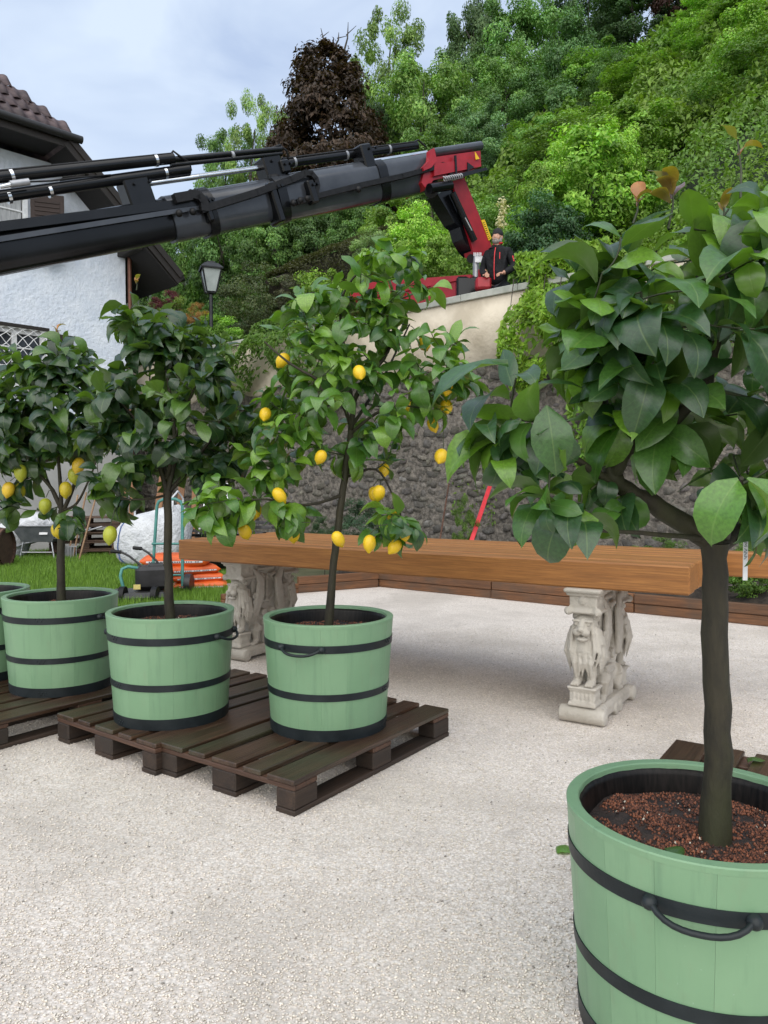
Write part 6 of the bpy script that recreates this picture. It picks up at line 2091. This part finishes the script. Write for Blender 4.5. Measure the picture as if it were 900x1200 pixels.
# --- walk-behind mower
YM = 8.6
def mq(x, y, o=0.0): return D(x, y, YM + o)
mw = thing('lawn_mower', 'black walk behind mower with teal hoop guard and bent black handlebars', 'lawn mower', (mq(165, 700).x, YM, 0))
MB().box(mq(163, 700), (.62, .55, .16), Matrix.Rotation(.3, 3, 'Z'), .05).build('deck', m_black, mw, True)
MB().box(mq(178, 676, .1), (.36, .32, .26), Matrix.Rotation(.35, 3, 'Z'), .04).build('engine', m_black, mw, True)
MB().box(mq(183, 663, .1), (.18, .2, .06), Matrix.Rotation(.35, 3, 'Z'), .02).build('air_filter', m_black, mw, True)
MB().box(mq(160.5, 688, -.13), (.075, .006, .055), Matrix.Rotation(.3, 3, 'Z'), .002).build('yellow_label', plain('pale_yellow_label', (.62, .52, .18), .5), mw, True)
MB().tube([mq(147, 698, -.1), mq(141, 675, -.1), mq(143, 667, -.08), mq(150, 664, -.06), mq(163, 666, -.02), mq(172, 676, 0), mq(180, 694, .02)], .018, 10).build('hoop_guard', m_teal, mw, True)
for s, pts in ((0, [(131, 646), (142, 647), (152, 652), (163, 661), (172, 674)]), (1, [(157, 642), (166, 643), (174, 648), (184, 658), (190, 670)])):
    MB().tube([mq(x, y, .1) for x, y in pts], .013, 8).build('handlebar', m_black, mw, True)
    MB().tube([mq(pts[0][0] - 1, pts[0][1], .1), mq(pts[1][0], pts[1][1], .1)], .021, 10).build('grip', m_rubber, mw, True)
for x, y in ((144, 712), (182, 712)):
    c0 = mq(x, y, -.22); c0.z = .1
    MB().tube([c0 - Vector((.03, 0, 0)), c0 + Vector((.03, 0, 0))], .1, 16).build('wheel', m_rubber, mw, True)

# --- stack of orange sacks with white print
def sack(c, L, w, h, ang, label, tilt=0.0):
    t = thing('orange_sack', label, 'sack', c, ang)
    vs, fs = [], []; n, m = 18, 14
    for j in range(m + 1):
        u = j / m * 2 - 1
        k_ = (1 - abs(u) ** 5) ** .5 if abs(u) < 1 else .0
        for i in range(n):
            a = 2 * math.pi * i / n
            ex = lambda q: math.copysign(abs(q) ** .6, q)
            x = u * L / 2; y = ex(math.cos(a)) * w / 2 * (.86 + .14 * k_); z = ex(math.sin(a)) * h / 2 * (.12 + .88 * k_)
            z += .012 * mnoise.noise(Vector((x * 9 + c[0] * 7, y * 9, z * 4 + c[2] * 11)))
            vs.append((x, y, z + h / 2 + x * tilt))
    for j in range(m):
        for i in range(n): fs.append((j * n + i, j * n + (i + 1) % n, (j + 1) * n + (i + 1) % n, (j + 1) * n + i))
    mb = MB().add(vs, fs, True); mb.add(vs[:n], [tuple(range(n))]); mb.add(vs[-n:], [tuple(reversed(range(n)))])
    mb.build('sack', m_orange, t)
    # printed white band and lines on the side facing the yard
    def sidept(x, zf, out=.004):
        jj = (x / L + .5) * m; k_ = (1 - abs(2 * x / L) ** 5) ** .5
        return (x, -w / 2 * (.86 + .14 * k_) - out, h / 2 + x * tilt + zf * h * .36 * k_)
    P_ = []
    for i in range(17):
        x = -L * .40 + L * .80 * i / 16
        P_ += [sidept(x, -.35), sidept(x, .05)]
    MB().add(P_, [(2 * i, 2 * i + 2, 2 * i + 3, 2 * i + 1) for i in range(16)], True).build('white_band', m_sackw, t)
    mb = MB()
    for i in range(22):
        x = -L * .36 + L * .72 * i / 22
        if i % 5 == 4: continue
        q0, q1 = sidept(x, -.26, .0065), sidept(x + L * .018, -.03, .0065)
        mb.add([q0, (q1[0], q0[1], q0[2]), q1, (q0[0], q1[1], q1[2])], [(0, 1, 2, 3)])
    tag(mb.build('print', m_slate, t), kind='stuff')
    return t
SYY = 9.55
SX = D(222, 690, SYY).x
sack((SX + .14, SYY, .01), .66, .44, .125, R(14), 'orange sack with white print at the bottom of the stack')
sack((SX + .08, SYY + .02, .11), .66, .44, .125, R(24), 'orange sack with white print second from the ground')
sack((SX + .02, SYY - .02, .21), .66, .44, .125, R(30), 'orange sack with white print third from the ground')
sack((SX - .14, SYY - .03, .30), .84, .44, .17, R(6), 'topmost bulging orange sack with white print')

# --- black bucket behind the sacks
bp_ = D(252, 668, 11.2)
bk = thing('bucket', 'black plastic bucket beside the orange sacks', 'bucket', (bp_.x, 11.2, 0))
MB().lathe([(0, .01), (.15, .01), (.19, .36), (.205, .37), (.205, .345), (.185, .34)], 24).build('shell', m_black, bk)
MB().tube([(-.2, 0, .36), (-.16, -.06, .47), (0, -.1, .52), (.16, -.06, .47), (.2, 0, .36)], .006, 6).build('bail', m_steel, bk)

# --- wheelbarrow with a white sack in it
YW = 13.4
wbp = D(50, 640, YW)
wb = thing('wheelbarrow', 'dark grey wheelbarrow standing on the lawn before the house', 'wheelbarrow', (wbp.x, YW, 0))
tray = MB(); a0, a1 = [(-.42, -.30), (.42, -.30), (.42, .30), (-.42, .30)], [(-.26, -.22), (.26, -.22), (.26, .22), (-.26, .22)]
vs = [(x, y, .62) for x, y in a0] + [(x, y, .34) for x, y in a1] + [(x * .97, y * .97, .62) for x, y in a0] + [(x * .97, y * .97, .36) for x, y in a1]
tray.add(vs, [(0, 1, 5, 4), (1, 2, 6, 5), (2, 3, 7, 6), (3, 0, 4, 7), (7, 6, 5, 4), (8, 12, 13, 9), (9, 13, 14, 10), (10, 14, 15, 11), (11, 15, 12, 8), (12, 15, 14, 13), (0, 8, 9, 1), (1, 9, 10, 2), (2, 10, 11, 3), (3, 11, 8, 0)])
tray.build('tray', pmat('grey_tray', (.07, .08, .085), (.13, .14, .145), 6, .5, rnd=False), wb)
MB().tube([(-.43, -.31, .62), (.43, -.31, .62), (.43, .31, .62), (-.43, .31, .62), (-.43, -.31, .62)], .014, 6).build('rim', m_steel, wb)
for y in (-.2, .2):
    MB().tube([(-.62, 0, .18), (-.2, y, .32), (.4, y, .42), (.95, y * 1.35, .58)], .017, 8).build('handle', m_steel, wb)
for s in (-1, 1):
    MB().tube([(s * .24, -.2, .36), (s * .30, -.22, .01)], .015, 8).build('leg', m_alu, wb)
MB().tube([(-.27, -.21, .16), (.27, -.21, .16)], .012, 8).build('stay', m_alu, wb)
MB().box((.14, -.283, .49), (.14, .006, .04), Matrix.Rotation(-.28, 3, 'X')).build('label', m_sackw, wb)
MB().tube([(-.66, -.04, .18), (-.66, .04, .18)], .18, 18).build('wheel', m_rubber, wb)
ws = thing('white_sack', 'crumpled white sack lying in the grey wheelbarrow', 'sack', (wbp.x - .12, YW, .5))
mb = MB(); mb.ell((0, 0, .12), (.36, .25, .2), n=24, m=14)
mb.v = [tuple(Vector(q) * (1 + .22 * mnoise.noise(Vector(q) * 6)) + Vector((0, 0, .03))) for q in mb.v]
mb.build('sack', m_fibc, ws)
w2 = thing('white_sack', 'crumpled white sack standing left of the grey wheelbarrow', 'sack', (wbp.x - .55, YW + .15, .0))
mb = MB(); mb.ell((0, 0, .36), (.26, .25, .38), n=24, m=14)
mb.v = [tuple(Vector(q) * (1 + .2 * mnoise.noise(Vector(q) * 5 + Vector((3, 1, 0))))) for q in mb.v]
mb.build('sack', m_fibc, w2)

# --- brown barrel lying on its side at the left
bc = D(4, 640, 11.9)
br = thing('barrel', 'brown wooden barrel lying on its side at the lawn edge', 'barrel', (bc.x - .42, 11.9, .34))
NB = 20
def bst():
    vs, fs = [], []; n = 10
    for j in range(n + 1):
        u = j / n * 2 - 1; r_ = .345 - .045 * u * u
        for q in (-1, 1):
            a = q * (math.pi / NB - .006)
            vs += [(u * .48, r_ * math.sin(a), r_ * math.cos(a)), (u * .48, (r_ - .025) * math.sin(a), (r_ - .025) * math.cos(a))]
    for j in range(n):
        k_ = 4 * j
        for a, b_ in ((0, 2), (2, 3), (3, 1), (1, 0)): fs.append((k_ + a, k_ + b_, k_ + 4 + b_, k_ + 4 + a))
    me = MB().add(vs, fs).mesh('stave'); me.materials.append(m_barrel); return me
me = bst()
for i in range(NB):
    o = link_obj('stave', me, br); o.rotation_euler = (2 * math.pi * i / NB, 0, 0)
ry = Matrix.Rotation(math.pi / 2, 3, 'Y')
for x in (.455, .30, -.30, -.455):
    r_ = .348 - .045 * (x / .48) ** 2
    MB().lathe([(r_ + .003, x - .018), (r_ + .003, x + .018)], 40, axis=ry).build('hoop', m_rust, br)
for x in (.44, -.44): MB().lathe([(0, x), (.275, x)], 32, axis=ry).build('barrel_head', m_barrel, br)

# --- stack of old pallets, tools and boards by the wall
sp = D(108, 650, 14.3)
for i, lab in enumerate(('lowest pallet of the stack beside the bulk bag', 'second pallet from the ground in the stack beside the bulk bag', 'third pallet from the ground in the stack beside the bulk bag', 'fourth pallet from the ground in the stack beside the bulk bag', 'topmost pallet of the stack beside the bulk bag')):
    t = pallet(Vector((sp.x - .55 + .04 * (i % 2), 13.6 + .03 * i, 0)), Vector((.97, .22 + .03 * (i % 3), 0)), lab, 40 + i, z=.148 * i)
    for ch in t.children:
        ch.data.materials.clear(); ch.data.materials.append(m_oldw)
def lean(name, label, cat, p0, p1, build):
    t = thing(name, label, cat, p0); build(t, Vector(p0), Vector(p1)); return t
def shaft(r_, mat, head=None):
    def f(t, a, b_):
        MB().tube([a, b_], r_, 8).build('shaft', mat, t, True)
        if head: head(t, a, b_)
    return f
def spade(t, a, b_):
    MB().box(a + Vector((0, 0, .1)), (.18, .02, .26), Matrix.Rotation(.15, 3, 'X'), .008).build('blade', m_steel, t, True)
def rake(t, a, b_):
    MB().box(a + Vector((0, -.02, .02)), (.42, .02, .025), None, .004).build('head', m_steel, t, True)
    for k_ in range(9): MB().tube([a + Vector((-.19 + k_ * .0475, -.02, .02)), a + Vector((-.19 + k_ * .0475, -.09, .005))], .004, 5).build('tine', m_steel, t, True)
def fork(t, a, b_):
    for k_ in range(4): MB().tube([a + Vector((-.07 + k_ * .047, 0, .24)), a + Vector((-.07 + k_ * .047, -.03, .0))], .006, 5).build('tine', m_steel, t, True)
    MB().box(a + Vector((0, 0, .24)), (.17, .018, .02), None, .003).build('socket', m_steel, t, True)
T_ = [((80, 657), (91, 580), 'spade', 'wooden handled spade leaning left of the pallet stack', spade), ((85, 658), (101, 577), 'garden_fork', 'wooden handled fork leaning between spade and rake', fork), ((92, 660), (116, 569), 'rake', 'long handled rake leaning before the pallet stack', rake)]
for (q0, q1, nm, lab, hd) in T_:
    a = G(*q0); a = Vector((a.x, a.y, .02)); e = D(q1[0], q1[1], a.y + .45)
    lean(nm, lab, 'garden tool', a, e, shaft(.016, m_handle, hd))
# boards leaning against the wall behind the bag
BD = [((138, 640), (146, 560), .13), ((150, 640), (158, 556), .11), ((178, 640), (192, 552), .15), ((196, 640), (196, 556), .12), ((205, 640), (214, 562), .13), ((225, 645), (228, 575), .10)]
for i, (q0, q1, w) in enumerate(BD):
    a = D(q0[0], q0[1], 15.2); a.z = .0; e = D(q1[0], q1[1], 15.9)
    t = thing('leaning_board', ['narrow orange board leaning behind the pallet stack', 'second orange board leaning next to the pallet stack', 'wide orange board leaning behind the hand truck', 'orange board leaning between two wider boards', 'orange board leaning right of the hand truck', 'last narrow board leaning beside the ladder'][i], 'board', a)
    o = link_obj('board', MB().box((0, 0, 0), ((e - a).length, w, .03), None, .003).mesh('board'), t, m_plank)
    o.matrix_basis = Matrix.Translation((e - a) / 2) @ basis(e - a, (0, -1, .2)).to_4x4()
la, le = D(226, 636, 12.6), D(246, 560, 13.4); la.z = 0
ld = thing('ladder', 'aluminium ladder leaning against the wall behind the hand truck', 'ladder', la)
off = Vector((.36, .1, 0))
for o_ in (Vector((0, 0, 0)), off): MB().bar(la + o_, le + o_, .03, .065, up=(0, -1, 0)).build('stile', m_alu, ld, True)
for k_ in range(7):
    q = la.lerp(le, (k_ + .5) / 7); MB().tube([q, q + off], .014, 8).build('rung', m_alu, ld, True)
# stack of dark battens on the ground by the wall
for i in range(9):
    c0 = D(266 + 3 * (i % 3), 622, 12.2 + .1 * (i % 2)); z = .06 + .085 * i
    t = thing('old_batten', ['lowest', 'second from lowest', 'third from lowest', 'fourth from lowest', 'middle', 'fourth from top', 'third from top', 'second from top', 'topmost'][i] + ' dark weathered batten in the stack behind the table', 'batten', (c0.x, c0.y, z), 0, 'battens stacked behind the table')
    o = link_obj('batten', MB().box((0, 0, 0), (1.5 + .15 * ((i * 7) % 3), .11, .045), None, .004).mesh('batten'), t, m_slate); o.rotation_euler.z = R(-38 + 5 * ((i * 5) % 4))
    c1 = link_obj('spacer', MB().box((0, 0, -.042), (.5, .1, .035), None, .004).mesh('spacer'), t, m_oldw); c1.rotation_euler.z = R(50)
# red bar and rusty stake against the rubble wall
def against(q0, q1, r_, mat, nm, lab, flat=False):
    a = D(q0[0], q0[1], 10.4); e = wpt(s_at(q1[0]), -.04, 0); e = D(q1[0], q1[1], e.y)
    dz = (a.z - .15) / max(.01, (e.z - a.z)); a = a - (e - a) * dz
    t = thing(nm, lab, 'bar', a)
    if flat: MB().bar(a, e, .06, .035, up=(0, -1, .2), bev=.004).build('bar', mat, t, True)
    else: MB().tube([a, e], r_, 8).build('stake', mat, t, True)
against((553, 632), (577, 561), .02, m_pink, 'red_bar', 'bright red flat bar leaning on the rubble wall', True)
against((516, 630), (526, 567), .012, m_rust, 'rusty_stake', 'thin rusty stake leaning left of the red bar')
